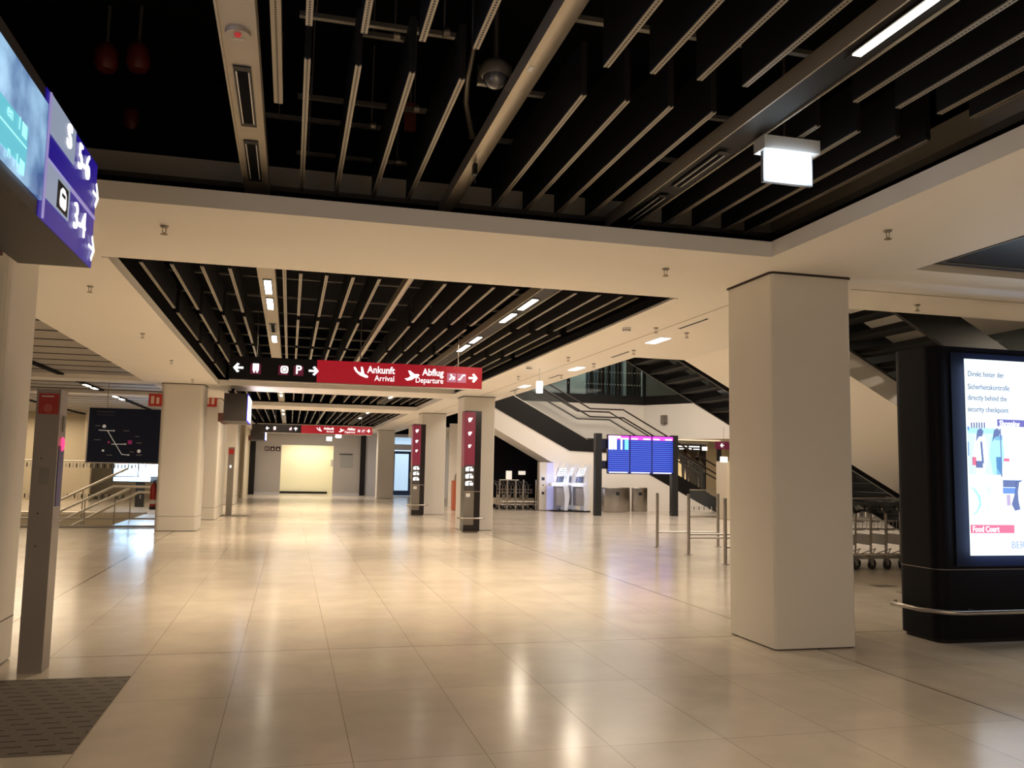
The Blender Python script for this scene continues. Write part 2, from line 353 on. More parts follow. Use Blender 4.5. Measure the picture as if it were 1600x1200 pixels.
# left gray ceiling
lc = MB(); lc.box((-16, 8.7, 3.64), (-3.42, 52, 3.68))
struct(lc.build('ceiling_left', M_ceilgrey)).name = 'ceiling_side'
pj = MB()
for y in [9.5+1.05*i for i in range(38)]:
    pj.box((-15.8, y, 3.632), (-3.45, y+.05, 3.64))
struct(pj.build('trim_5', M_black))
pk = MB()
for x in (-5.3, -8.6): pk.box((x, 9, 3.60), (x+.14, 50, 3.632))
struct(pk.build('trim_6', M_black))

# ---- walls
# far wall with the lift/toilet opening
YW = 50.0
fw = MB(); fw.box((-2.1, YW, 0), (-.48, YW+.2, 3.53)).box((2.38, YW, 0), (3.9, YW+.2, 3.53)).box((-.48, YW, 2.76), (2.38, YW+.2, 3.53))
struct(fw.build('wall_far', M_grey))
bk = MB(); bk.box((-2.25, YW-.35, 0), (-1.85, YW-.02, 3.3)).box((3.88, YW-.2, 0), (4.16, YW-.02, 3.4))
struct(bk.build('trim_7', M_blk))
gl = MB(); gl.box((4.16, YW-.05, 0), (5.3, YW+.2, 3.53)).box((-2.1, YW-.02, .0), (-.48, YW, .12)).box((2.38, YW-.02, 0), (3.9, YW, .12))
struct(gl.build('wall_far_side', M_greyl)).name = 'wall_far_panel'
rc = MB(); rc.box((-1.2, YW+2.4, 0), (3.2, YW+2.5, 3.2)).box((-1.2, YW+.2, 0), (-1.1, YW+2.4, 3.2)).box((2.5, YW+.2, 0), (2.6, YW+2.4, 3.2)).box((-1.2, YW+.2, 3.1), (3.2, YW+2.4, 3.2))
struct(rc.build('wall_recess', M_cream))
bb = MB(); bb.box((-1.1, YW+2.3, 0), (2.2, YW+2.4, .12)); struct(bb.build('baseboard_recess', M_blk))
area('recess_light', (1, YW+1.2, 3.05), 62, 2.4, 1.2, (1, .93, .72))
# shop with blue door
sh = MB(); sh.box((5.3, YW+3, 0), (9.5, YW+3.1, 3.6)); struct(sh.build('wall_shop', mat('shop_wall_glow', (.5, .56, .62), .5, emit=(.40, .58, .76), es=.85)))  # brightness of the lit shop put into the wall as emission
dr = struct(MB().box((5.75, YW, .02), (5.85, YW+.06, 2.55)).box((6.65, YW, .02), (6.95, YW+.06, 2.55)).box((5.85, YW, 2.4), (6.65, YW+.06, 2.55)).box((5.85, YW, .02), (6.65, YW+.06, .3)).box((7.6, YW, .02), (7.75, YW+.06, 2.55)).box((6.95, YW, 2.4), (7.6, YW+.06, 2.55)).box((6.95, YW, .02), (7.6, YW+.06, .3)).build('door_1', mat('door_blue', (.02, .05, .14), .35)))
MB().box((5.85, YW+.02, .3), (6.65, YW+.04, 2.4)).box((6.95, YW+.02, .3), (7.6, YW+.04, 2.4)).build('pane', M_glass, dr)
MB().tube([(6.75, YW-.05, 1.0), (6.75, YW-.05, 1.35)], .02).build('door_handle', M_steel, dr)
struct(MB().box((5.3, YW-.02, 2.62), (9.5, YW+.1, 2.95)).box((5.3, YW-.02, 3.35), (9.5, YW+.1, 3.53)).build('trim_8', M_greyl))
struct(MB().box((7.75, YW, 0), (9.5, YW+.1, 3.53)).build('wall_far_right', mat('pale_wall', (.55, .60, .56), .5)))
area('shop_tube', (7, YW+1.5, 3.4), 60, 3, 1, (.75, .87, 1))
# wall right of corridor (beyond the right columns) up to the dark space
struct(MB().box((6.6, 36.5, 0), (8.25, 36.7, 3.53)).build('wall_right', M_white))
struct(MB().box((5.3, 40, 3.0), (8.2, 40.2, 3.53)).box((8.2, 36.7, 0), (8.3, 50, 3.53)).build('wall_right_return', M_white))
struct(MB().box((5.57, 15.3, 5.0), (5.6, 40, 8)).build('trim_9', M_black))

# left side beyond the columns
struct(MB().box((-16, 40, 0), (-8.4, 40.3, 3.64)).box((-8.15, 38.5, 0), (-7.85, 38.8, 3.64)).build('wall_left', M_beige))
struct(MB().box((-16, 44, 0), (-2.25, 44.3, 3.95)).box((-2.27, 44, 0), (-2.15, 50, 3.53)).build('wall_left_far', M_beige))

# ---- atrium back wall, black band, glazing
PB = [(7.8, 36.1), (15.3, 36.1), (18.3, 31.6)]
def wallrun(z0, z1, th=.2):
    b = MB()
    for (xa, ya), (xb, yb) in zip(PB[:-1], PB[1:]):
        b.add([(xa, ya, z0), (xb, yb, z0), (xb, yb+th, z0), (xa, ya+th, z0), (xa, ya, z1), (xb, yb, z1), (xb, yb+th, z1), (xa, ya+th, z1)],
              [(0,3,2,1),(4,5,6,7),(0,1,5,4),(1,2,6,5),(2,3,7,6),(3,0,4,7)])
    return b
struct(wallrun(3.06, 4.60).build('wall_atrium', M_white))
struct(wallrun(4.60, 5.0, .35).build('trim_10', M_blk))
gz = struct(wallrun(5.0, 7.6, .03).build('window_1', M_glassdk))
b = MB()
for x in (11.7, 13.3, 13.6, 14.1, 14.8, 15.3): b.box((x, 36.1, 5.0), (x+.12, 36.2, 7.6))
for x, y in ((16.3, 34.6), (17.2, 33.2)): b.box((x, y, 5.0), (x+.12, y+.12, 7.6))
b.build('window_frame', M_blk, gz)
b = MB()
for z in (5.45, 6.0):
    for i in range(44): b.box((9.5+.13*i, 36.06, z), (9.53+.13*i, 36.075, z+.05))
b.build('safety_dots', mat('dot_white', (.6, .65, .6), .5), gz)
struct(MB().box((9, 38, 5.0), (13.2, 38.1, 7.8)).box((14.9, 38.2, 5), (15.3, 38.3, 7.8)).box((15.6, 37, 5), (19, 37.1, 7.8)).build('wall_upper', mat('upper_wall', (.45, .50, .44), .6)))
b = MB()
for i in range(14): b.box((13.2+.14*i, 38+.05*(i % 3), 5), (13.27+.14*i, 38.1, 7.8))
struct(b.build('trim_11', mat('curtain_dark', (.06, .09, .10), .5)))
area('upper_light', (13.5, 36.9, 7.4), 110, 4, .5, (.75, .9, .85))
# lower opening under the atrium wall: further hall
struct(MB().box((18.3, 27, 3.5), (30, 60, 3.6)).box((14.5, 36.4, 3.5), (18.3, 60, 3.6)).build('ceiling_far', M_beige))
struct(MB().box((15.3, 36.3, 2.93), (18.6, 36.4, 3.06)).build('trim_12', M_white))
struct(MB().box((19, 40, 3.38), (30, 40.3, 3.5)).box((14.5, 43.5, 3.38), (30, 43.8, 3.5)).build('trim_14', M_white))
struct(MB().box((23.0, 46, 0), (30, 46.2, 3.5)).box((15, 52, 0), (30, 52.2, 3.5)).build('wall_hall', M_beige))
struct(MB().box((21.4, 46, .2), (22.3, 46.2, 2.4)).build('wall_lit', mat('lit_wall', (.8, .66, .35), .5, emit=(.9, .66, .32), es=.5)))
struct(MB().box((22.55, 44.9, 0), (22.85, 45.2, 3.5)).build('trim_13', M_blk))

# ================================================================== COLUMNS
def column(x0, x1, y0, y1, label, r=.03, sockel=False, stick=None):
    t = thing('column', label, 'column', ((x0+x1)/2, (y0+y1)/2, 0), 'clad columns of the hall')
    MB().rbox(x0, x1, y0, y1, .012, ZS-.018, r).build('shaft', M_col, t)
    g = .012
    MB().rbox(x0+g, x1-g, y0+g, y1-g, 0, .02, r).rbox(x0-.02, x1+.02, y0-.02, y1+.02, ZS-.012, ZS-.001, r+.02).build('shadow_gap', M_seam, t)
    if sockel:
        MB().rbox(x0-.002, x1+.002, y0-.002, y1+.002, .345, .352, r+.002).build('plinth_joint', M_seam, t)
    return t
column(4.37, 5.222, 7.235, 8.09, 'large pale column on the right, nearest to the camera on that side')
column(4.40, 5.25, 22.42, 23.27, 'pale column standing behind the upright red and black information pillar', .03)
column(4.42, 5.27, 30.0, 30.85, 'pale column behind the first one with the information pillar, right row', .03)
column(4.37, 5.22, 44.9, 45.7, 'farthest pale column of the right row, beside the blue door')
column(-2.98, -2.13, 7.25, 8.05, 'pale column cut by the left edge of the picture, behind the blue sign', .08, True)
column(-3.05, -2.08, 22.12, 23.05, 'pale column left of middle with fire extinguisher beside it', .09, True)
column(-2.98, -2.02, 26.6, 29.5, 'wide pale pier behind the left column, under the far blue sign', .06, True)
column(-2.98, -2.08, 36.6, 38.4, 'distant pale pier of the left row, beyond the steel fire post', .06, True)
for n, (x0, x1, y0, y1) in enumerate([(14.95, 15.5, 27.8, 28.6)]):
    t = thing('half_pillar', 'beige square block standing low right of the stair foot', 'pillar', (14.95, 28.2, 0))
    MB().rbox(x0, x1+2, y0, y1, .01, 2.05, .02).build('shaft', M_beige, t); MB().rbox(x0+.02, x1+1.98, y0+.02, y1-.02, 0, .02, .02).build('base', M_seam, t)

# ================================================================== CEILING SLATS
def slat_proto(length, name='ceiling_slat', h=.34):
    t = thing(name, 'x', 'ceiling slat')
    MB().box((-.018, 0, .008), (.018, length, h)).build('blade', M_slat, t)
    MB().box((-.0175, 0.0, 0), (.0175, length, .009)).build('edge_strip', M_strip, t)
    return t
NS = [0]
def slats(xs, segs, z, rec, grp, h=.34):
    for r, (y0, y1) in enumerate(segs):
        proto = None
        row = (['nearest', 'middle', 'farther', 'farthest'][:len(segs)] if len(segs) > 1 else ['only'])[r]
        if len(segs) == 2: row = ['near', 'far'][r]
        if len(segs) == 3: row = ['near', 'middle', 'far'][r]
        for i, x in enumerate(xs):
            lab = '%s black ceiling slat from the left, %s row, in the %s ceiling recess' % (ORD[i], row, rec)
            if proto is None:
                proto = slat_proto(y1-y0, h=h); proto.location = (x, y0, z); proto['label'] = lab; proto['group'] = grp; 
            else: dup(proto, (x, y0, z), lab)
slats([0, .28, .585, .875, 1.62, 1.90, 2.19, 2.48, 3.22, 3.52, 3.82, 4.06], [(2.05, 4.37), (4.75, 7.15)], 3.85, 'nearest', 'slats of the nearest ceiling recess')
xs2 = [-1.61, -1.305, -1.0, -.715, .03, .31, .60, .89, 1.64, 1.93, 2.21, 2.50, 3.21, 3.51, 3.79, 4.0]
slats(xs2, [(9.62, 12.38), (12.74, 15.5), (15.86, 18.6), (18.96, 21.9)], 3.7, 'second', 'slats of the second ceiling recess')
slats(xs2, [(23.8, 28.9)], 3.7, 'third', 'slats of the third ceiling recess')
slats(xs2, [(31.1, 36.8), (37.2, 43.8)], 3.7, 'fourth', 'slats of the fourth ceiling recess')
t = thing('air_duct', 'large grey round duct crossing above the third ceiling recess', 'duct', (1, 27.5, 4.1)); MB().tube([(-1.7, 27.8, 4.15), (4.0, 27.8, 4.15)], .22, 20).build('shell', M_pipe, t)
# slotted cable strips beside the left tray
for (x, y0, y1, z, wd, rec) in ((-.17, 2.2, 5.6, 3.93, .055, 'nearest'), (-.15, 9.6, 22.2, 3.76, .04, 'second')):
    t = thing('cable_rail', 'wide slotted metal rail beside the left tray in the %s recess' % rec, 'rail', (x, y0, z), 'slotted rails')
    MB().box((x-wd/2, y0, z), (x+wd/2, y1, z+.02)).build('perforated_face', M_strip, t)
    MB().box((x-wd/2, y0, z+.02), (x-wd/2+.005, y1, z+.07)).box((x+wd/2-.005, y0, z+.02), (x+wd/2, y1, z+.07)).build('flange', M_tan, t)
# trays running down the recesses
def tray(x0, x1, y0, y1, z, m, label, curved=False, h=.10):
    t = thing('ceiling_tray', label, 'ceiling tray', ((x0+x1)/2, y0, z), 'long metal trays in the ceiling recesses')
    if curved:
        n = 8; pts = [(x0, z+h), (x0, z)] + [(x0+.03+(x1-x0-.03)*i/n, z + h*(1-math.cos(PI/2*i/n))) for i in range(n+1)] + [(x0+.02, z+h)]
        MB().prism(pts, 'y', y0, y1).build('profile', m, t)
    else:
        MB().box((x0, y0, z), (x1, y1, z+.02)).build('profile', m, t)
        MB().box((x0-.012, y0, z-.012), (x0, y1, z+h)).box((x1, y0, z-.012), (x1+.012, y1, z+h)).build('rim', M_tan, t)
    return t
for (y0, y1, z, rec, k) in ((2.0, 7.35, 3.83, 'nearest', 1.0), (9.0, 21.98, 3.67, 'second', .94), (23.72, 28.98, 3.67, 'third', .94), (31.02, 43.9, 3.67, 'fourth', .94)):
    tray(-.44*k, -.27*k, y0 if k < 1 else -4, y1, z, M_tan, 'flat tan tray with lamps, left one in the %s ceiling recess' % rec)
    tray(1.175 if k == 1 else 1.18, 1.345 if k == 1 else 1.30, y0, y1, z, M_tray, 'rounded silver tray, middle one in the %s ceiling recess' % rec, True)
    tray(2.74, 2.95, y0 if y0 > 3 else -4, y1, z+.02, M_slat, 'dark tray with linear lamps, right one in the %s ceiling recess' % rec)
# lamps in the trays
LP = 2.35
def tray_lamp(x, y0, y1, z, lit, label, wd=.075, power=14):
    t = thing('recessed_lamp', label, 'lamp', (x, (y0+y1)/2, z), 'recessed lamps in the ceiling trays')
    MB().box((x-wd/2-.012, y0-.06, z-.004), (x+wd/2+.012, y1+.06, z)).build('housing', M_blk, t)
    if lit:
        MB().box((x-wd/2, y0, z-.010), (x+wd/2, y1, z-.003)).build('diffuser', M_lamp, t)
        area('lamp_light', (x, (y0+y1)/2, z-.03), power*LP*(1 if y0 < 17 else 1.7), .42, (y1-y0)*1.5, WARM, spread=2.75 if y0 < 4 else 2.1 if y0 < 20 else 2.6)
    else:
        MB().box((x-wd/2, y0, z-.006), (x+wd/2, y1, z-.0045)).build('dark_slot', M_black, t)
        MB().box((x-wd/2, y0, z-.008), (x-wd/2+.007, y1, z-.004)).box((x+wd/2-.007, y0, z-.008), (x+wd/2, y1, z-.004)).build('reflector_edge', mat('reflector', (.75, .72, .66), .3), t)
tray_lamp(-.355, 4.95, 5.72, 3.825, False, 'unlit lamp, nearer of the two in the tan tray of the nearest recess')
tray_lamp(-.355, 6.10, 6.85, 3.825, False, 'unlit lamp, farther of the two in the tan tray of the nearest recess')
tray_lamp(2.845, 5.35, 6.05, 3.835, False, 'unlit slim lamp, nearer one right of the hanging lit sign', .06)
tray_lamp(2.845, 6.35, 7.0, 3.835, False, 'unlit slim lamp at the back end of the nearest dark tray', .06)
tray_lamp(2.83, 2.9, 3.82, 3.835, True, 'long lit lamp at the top right of the picture', .05, 10)
for i, y in enumerate((-.6, -3.0)):  # unseen lamps added behind the camera to brighten near floor and fascia
    tray_lamp(2.83, y, y+.9, 3.835, True, '%s of two added lit lamps, unseen behind the viewer, in the nearest recess' % ['nearer', 'farther'][i], .05, 34)
    tray_lamp(-.355, y, y+.8, 3.825, True, '%s of two added lit lamps, unseen behind the viewer, in the tan tray' % ['nearer', 'farther'][i], .05, 28)
P2 = [(9.93, 10.68), (11.03, 11.75), (14.2, 14.9)]
for i, (a, b_) in enumerate(P2): tray_lamp(-.33, a, b_, 3.665, True, '%s lit lamp from the camera in the tan tray of the second recess' % ORD[i], power=17)
tray_lamp(-.33, 13.05, 13.8, 3.665, False, 'unlit lamp between lit ones in the tan tray of the second recess')
for i, (a, b_) in enumerate([(10.05, 10.75), (11.08, 11.77), (13.25, 13.9), (14.2, 15.0), (18.2, 18.9)]):
    tray_lamp(2.83, a, b_, 3.685, True, '%s lit lamp from the camera in the dark tray of the second recess' % ORD[i], power=17)
for i, y in enumerate((19.3, 20.4)): tray_lamp(-.33, y, y+.7, 3.665, True, '%s lit lamp behind the hanging arrival sign, tan tray of the second recess' % ['nearer', 'farther'][i], power=14)
for i, y in enumerate((24.6, 26.0)): tray_lamp(-.33, y, y+.7, 3.665, True, '%s lit lamp in the tan tray of the third recess' % ['nearer', 'farther'][i], power=14)
tray_lamp(2.83, 25.4, 26.1, 3.685, True, 'lit lamp in the dark tray of the third recess', power=14)
for i, y in enumerate((31.3, 33.2, 35.5)): tray_lamp(-.33, y, y+.7, 3.665, True, '%s lit lamp in the tan tray of the fourth recess' % ORD[i], power=14)
for i, y in enumerate((31.3, 33.2, 37)): tray_lamp(2.83, y, y+.7, 3.685, True, '%s lit lamp in the dark tray of the fourth recess' % ORD[i], power=14)
# side-aisle lamps
for i, (x, y) in enumerate([(-5.23, 24.3), (-5.23, 25.2), (-8.53, 18.5), (-5.23, 28.2), (-5.23, 29.2), (-8.53, 31)]):
    t = thing('linear_lamp', '%s lit ceiling lamp in the side aisle on the left' % ORD[i], 'lamp', (x, y, 3.59), 'side aisle lamps')
    MB().box((x-.05, y, 3.585), (x+.05, y+.55, 3.592)).build('diffuser', M_lamp, t); MB().box((x-.06, y-.02, 3.592), (x+.06, y+.57, 3.60)).build('housing', M_blk, t)

# cross rails above the slats
for i, (a, b_, z) in enumerate([((468, 25), (718, 62), 4.28), ((465, 153), (668, 177), 4.28), ((415, 183), (600, 203), 4.3), ((463, 240), (637, 260), 4.28), ((560, 55), (640, 66), 4.45)]):
    p = atZ(*a, z); q = atZ(*b_, z); y = (p.y+q.y)/2
    t = thing('support_rail', '%s thin cross rail from the top above the slats of the nearest recess' % ORD[i], 'rail', (p.x, y, z), 'cross rails')
    MB().box((p.x, y-.018, z), (q.x, y+.018, z+.03)).build('bar', M_pipe, t)
    for xx in (p.x+.1, q.x-.1): MB().box((xx-.005, y-.004, z+.03), (xx+.005, y+.004, 5)).build('hanger', M_steeldk, t)
    MB().tube([(q.x-.11, y-.03, z+.015), (q.x-.07, y-.03, z+.015)], .035, 8).build('clamp', M_steeldk, t)
for i, y in enumerate((3.4, 4.55, 5.6, 6.5)):
    t = thing('support_rail', '%s cross rail glimpsed between slats right of the silver tray' % ORD[i], 'rail', (1.5, y, 4.2), 'cross rails')
    MB().box((1.5, y-.02, 4.2), (4.1, y+.02, 4.23)).build('bar', M_pipe, t)
for i in range(9):
    y = 10.3+1.35*i
    t = thing('support_rail', '%s thin cross rail from the camera above the slats of the second recess' % ORD[i], 'rail', (-1.7, y, 4.06), 'cross rails')
    MB().box((-1.75, y-.015, 4.06), (4.05, y+.015, 4.085)).build('bar', M_pipe, t)
# red sprinkler valves in the plenum, duct, conduit
for i, (px, py) in enumerate([(160, 205), (205, 205), (165, 110), (215, 110)]):
    p = atZ(px, py, 4.5)
    t = thing('red_valve_box', '%s dim red fitting up in the dark recess above the blue sign' % ORD[i], 'fitting', tuple(p), 'dim red fittings')
    MB().lathe((p.x, p.y, p.z), [(.06, 0), (.085, .04), (.085, .16), (.05, .2)], 14).build('body', mat('dim_red', (.10, .01, .01), .5), t)
    MB().tube([(p.x, p.y, p.z+.18), (p.x, p.y, 5)], .015).build('drop_pipe', M_steeldk, t)
p = atZ(640, 205, 4.5)
t = thing('red_cable_bracket', 'dark red bracket behind slats left of the silver tray', 'bracket', tuple(p))
MB().box((p.x-.05, p.y-.02, p.z), (p.x+.05, p.y+.02, p.z+.25)).build('plate', mat('rust_red', (.12, .02, .01), .5), t); MB().tube([(p.x, p.y, p.z+.2), (p.x, p.y, 5)], .01).build('rod', M_steeldk, t)
pts = [atZ(740, 75, 4.4), atZ(731, 120, 4.35), atZ(728, 160, 4.3), atZ(736, 205, 4.25), atZ(738, 212, 4.25)]
t = thing('flexible_conduit', 'grey flexible pipe hanging beside the dome camera', 'pipe', tuple(pts[0]))
MB().tube([(pts[0].x, pts[0].y, 5)]+pts, .022, 8).build('hose', M_steeldk, t); MB().lathe(tuple(pts[-1]-Vector((0, 0, .02))), [(.028, 0), (.028, .04)], 10).build('end_fitting', M_pipe, t)

# dome camera
p = atZ(774, 118, 4.0)
t = thing('dome_camera', 'round glass dome surveillance camera hanging beside the silver tray', 'camera', (p.x, p.y, p.z))
MB().lathe((p.x, p.y, p.z), [(.085, -.01), (.10, .01), (.10, .05), (.06, .09), (.02, .1)], 24).build('housing', mat('camera_grey', (.14, .13, .12), .45), t)
b = MB(); prof = [(.078*math.sin(PI/2*i/6) if i else .003, -.01-.075*math.cos(PI/2*i/6)) for i in range(7)]
b.lathe((p.x, p.y, p.z), prof, 20); b.build('dome', mat('dome_glass', (.10, .10, .12), .04, spec=1, coat=1), t)
MB().tube([(p.x, p.y, p.z+.09), (p.x, p.y, 5)], .018).build('drop_rod', M_steeldk, t)
MB().box((p.x-.09, p.y+.09, p.z-.02), (p.x+.05, p.y+.13, p.z+.1)).build('junction_box', M_pipe, t)
# small items on trays
p = atZ(372, 50, 3.83)
t = thing('smoke_alarm', 'flush round alarm with red lamp and white bar on the tan tray', 'alarm', (p.x, p.y, 3.82))
MB().lathe((p.x, p.y-.0, 3.812), [(.062, 0), (.066, .018)], 24).build('cover', M_tan, t)
MB().box((p.x-.03, p.y+.03, 3.806), (p.x+.03, p.y+.038, 3.813)).build('white_bar', mat('bar_pale', (.6, .56, .4), .4), t)
MB().sphere((p.x, p.y-.015, 3.81), .018, 10, 6).build('indicator', mat('indicator_red', (.5, .02, .02), .3, emit=(.6, .05, .05), es=.35), t)
p = atZ(829, 102, 3.85)
t = thing('tray_label', 'small white sticker on the rounded silver tray', 'sticker', (p.x, p.y, 3.84)); MB().box((p.x-.012, p.y-.03, 3.826), (p.x+.012, p.y+.03, 3.832)).build('sheet', M_wpaint, t)
p = atZ(742, 255, 3.83)
t = thing('cable_plug', 'black plug hanging from the far end of the silver tray', 'plug', (p.x, p.y, 3.75)); MB().box((p.x-.015, p.y-.03, 3.74), (p.x+.015, p.y+.03, 3.82)).build('body', M_blk, t); MB().tube([(p.x, p.y, 3.74), (p.x+.005, p.y, 3.68)], .003).build('wire', M_pipe, t)

# ================================================================== HANGING LIT SIGN (escape-route lamp)
t = thing('hanging_sign_lamp', 'brightly lit white sign box hanging on a rod at upper right', 'sign', (3.13, 5.0, 3.5))
MB().box((2.94, 4.93, 3.745), (3.355, 5.07, 3.835)).build('housing', mat('lamp_case', (.55, .56, .55), .4), t)
MB().box((2.965, 4.985, 3.545), (3.325, 5.015, 3.745)).build('lit_panel', mat('lit_sign_white', (.2, .2, .2), .4, emit=(.80, .93, 1), es=1.25), t)
MB().box((2.96, 4.984, 3.54), (2.966, 5.016, 3.745)).box((3.324, 4.984, 3.54), (3.33, 5.016, 3.745)).box((2.96, 4.984, 3.536), (3.33, 5.016, 3.545)).build('edge_frame', mat('sign_edge', (.25, .27, .3), .4), t)
MB().tube([(3.13, 5, 3.83), (3.13, 5, 4.9)], .011).build('rod', M_steel, t)
area('sign_glow', (3.14, 4.9, 3.62), 1.6, .35, .2, (.8, .9, 1), (PI/2, 0, 0)); area('sign_glow', (3.14, 5.1, 3.62), 1.6, .35, .2, (.8, .9, 1), (-PI/2, 0, 0))
for (x, y, z, lab, cool) in ((atY(843, 600, 15.7).x, 15.7, atY(843, 614, 15.7).z, 'small lit escape sign hanging before the black stair stringer', 1), (2.45, 47, 3.13, 'small lit sign hanging in front of the far grey wall, right one', 0), (2.05, 48.6, 3.0, 'dimmer small lit sign just left of the far hanging one', 0)):
    t = thing('escape_sign', lab, 'sign', (x, y, z), 'small lit escape signs')
    ww = .055 if y < 20 else .15
    MB().box((x-ww, y-.03, z), (x+ww, y+.03, z+.22)).build('lit_panel', M_lampc, t)
    MB().tube([(x, y, z+.24), (x, y, ZS)], .006).build('rod', M_steel, t)

# sprinklers and detectors on the soffit
sp0 = None
for i, (px, py, lab) in enumerate([(257, 353, 'below the blue sign edge, left end of the near beam'), (1040, 420, 'right part of the near beam'), (1387, 360, 'on the soffit at far right'), (1433, 476, 'right of the large column, at the void edge'),
        (141, 447, 'nearest on the left soffit strip'), (223, 521, 'second on the left soffit strip'), (268, 563, 'third on the left soffit strip'), (301, 593, 'farthest on the left soffit strip'),
        (1025, 512, 'nearest of the inner row on the right strip'), (1073, 520, 'nearest of the outer row on the right strip'), (888, 558, 'second of the inner row on the right strip'), (990, 547, 'second of the outer row on the right strip'),
        (928, 568, 'third of the outer row on the right strip'), (810, 588, 'third of the inner row on the right strip'), (877, 586, 'fourth of the outer row on the right strip'), (805, 610, 'farthest of the outer row on the right strip')]):
    p = atZ(px, py, ZS)
    lab = 'small metal sprinkler head '+lab
    if sp0 is None:
        sp0 = thing('sprinkler', lab, 'sprinkler', (0, 0, 0), 'sprinklers on the white soffit')
        MB().lathe((0, 0, -.012), [(.035, .012), (.03, 0), (.014, -.002)], 14).build('rosette', M_steeldk, sp0)
        MB().tube([(-.013, 0, -.012), (-.013, 0, -.05), (0, 0, -.06), (.013, 0, -.05), (.013, 0, -.012)], .004, 6).lathe((0, 0, -.072), [(.028, 0), (.03, .004)], 12).build('frame', mat('brass', (.30, .22, .12), .4, metal=.8), sp0)
        sp0.location = (p.x, p.y, ZS)
    else: dup(sp0, (p.x, p.y, ZS), lab)
for i, (px, py) in enumerate([(979, 512), (827, 573)]):
    p = atZ(px, py, ZS)
    t = thing('smoke_detector', '%s round white smoke detector on the right soffit strip' % ['nearer', 'farther'][i], 'detector', (p.x, p.y, ZS), 'smoke detectors')
    MB().lathe((p.x, p.y, ZS-.05), [(.035, 0), (.055, .02), (.06, .05)], 16).build('body', M_wpaint, t); MB().lathe((p.x, p.y, ZS-.04), [(.057, 0), (.057, .006)], 16).build('vent_ring', M_blk, t)
for i, (x, y, l) in enumerate([(4.98, 9.75, .8), (5.2, 12.9, .75), (5.2, 16.6, .7), (5.2, 19.8, .8), (5.2, 23.6, .7)]):
    t = thing('air_slot', '%s black linear air slot from the camera in the right soffit strip' % ORD[i], 'vent', (x, y, ZS), 'black air slots')
    MB().box((x-.02, y, ZS-.006), (x+.02, y+l, ZS)).build('slot', M_black, t); MB().box((x-.024, y, ZS-.008), (x-.02, y+l, ZS)).box((x+.02, y, ZS-.008), (x+.024, y+l, ZS)).build('frame', M_wpaint, t)
for i, (px, py) in enumerate([(1028, 532), (901, 576), (0, 0), (0, 0)]):
    p = atZ(px, py, ZS) if px else Vector((5.18, 19.2+3.8*(i-2), ZS))
    t = thing('downlight', '%s lit rectangular downlight from the camera in the right soffit strip' % ORD[i], 'lamp', (p.x, p.y, ZS), 'soffit downlights')
    MB().box((p.x-.08, p.y-.28, ZS-.008), (p.x+.08, p.y+.28, ZS-.002)).build('diffuser', M_lampc, t); MB().box((p.x-.09, p.y-.29, ZS-.004), (p.x+.09, p.y+.29, ZS)).build('frame', M_wpaint, t)
    area('downlight_light', (p.x, p.y, ZS-.03), 26, .16, .5, (1, .86, .66))
t = thing('downlight', 'added downlight in the soffit, unseen beyond the right edge of the view', 'lamp', (9.4, 7.7, ZS), 'soffit downlights')  # added out of view to brighten the escalator cladding
MB().box((9.3, 7.5, ZS-.008), (9.5, 7.9, ZS-.002)).build('diffuser', M_lampc, t); area('downlight_light', (9.4, 7.7, ZS-.03), 75, .2, .4, (1, .84, .62))
# dark recess at right edge
t = thing('glazed_recess_panel', 'dark blue reflecting panel in the right ceiling recess', 'ceiling panel', (6.6, 6.4, 3.7))
MB().box((5.62, 3.2, 3.56), (12, 6.62, 3.60)).build('panel', mat('blue_dark_panel', (.02, .03, .06), .25), t); MB().box((5.66, 3.18, 3.55), (5.675, 6.5, 3.56)).box((5.66, 6.5, 3.55), (12, 6.515, 3.56)).build('edge_profile', M_pipe, t)

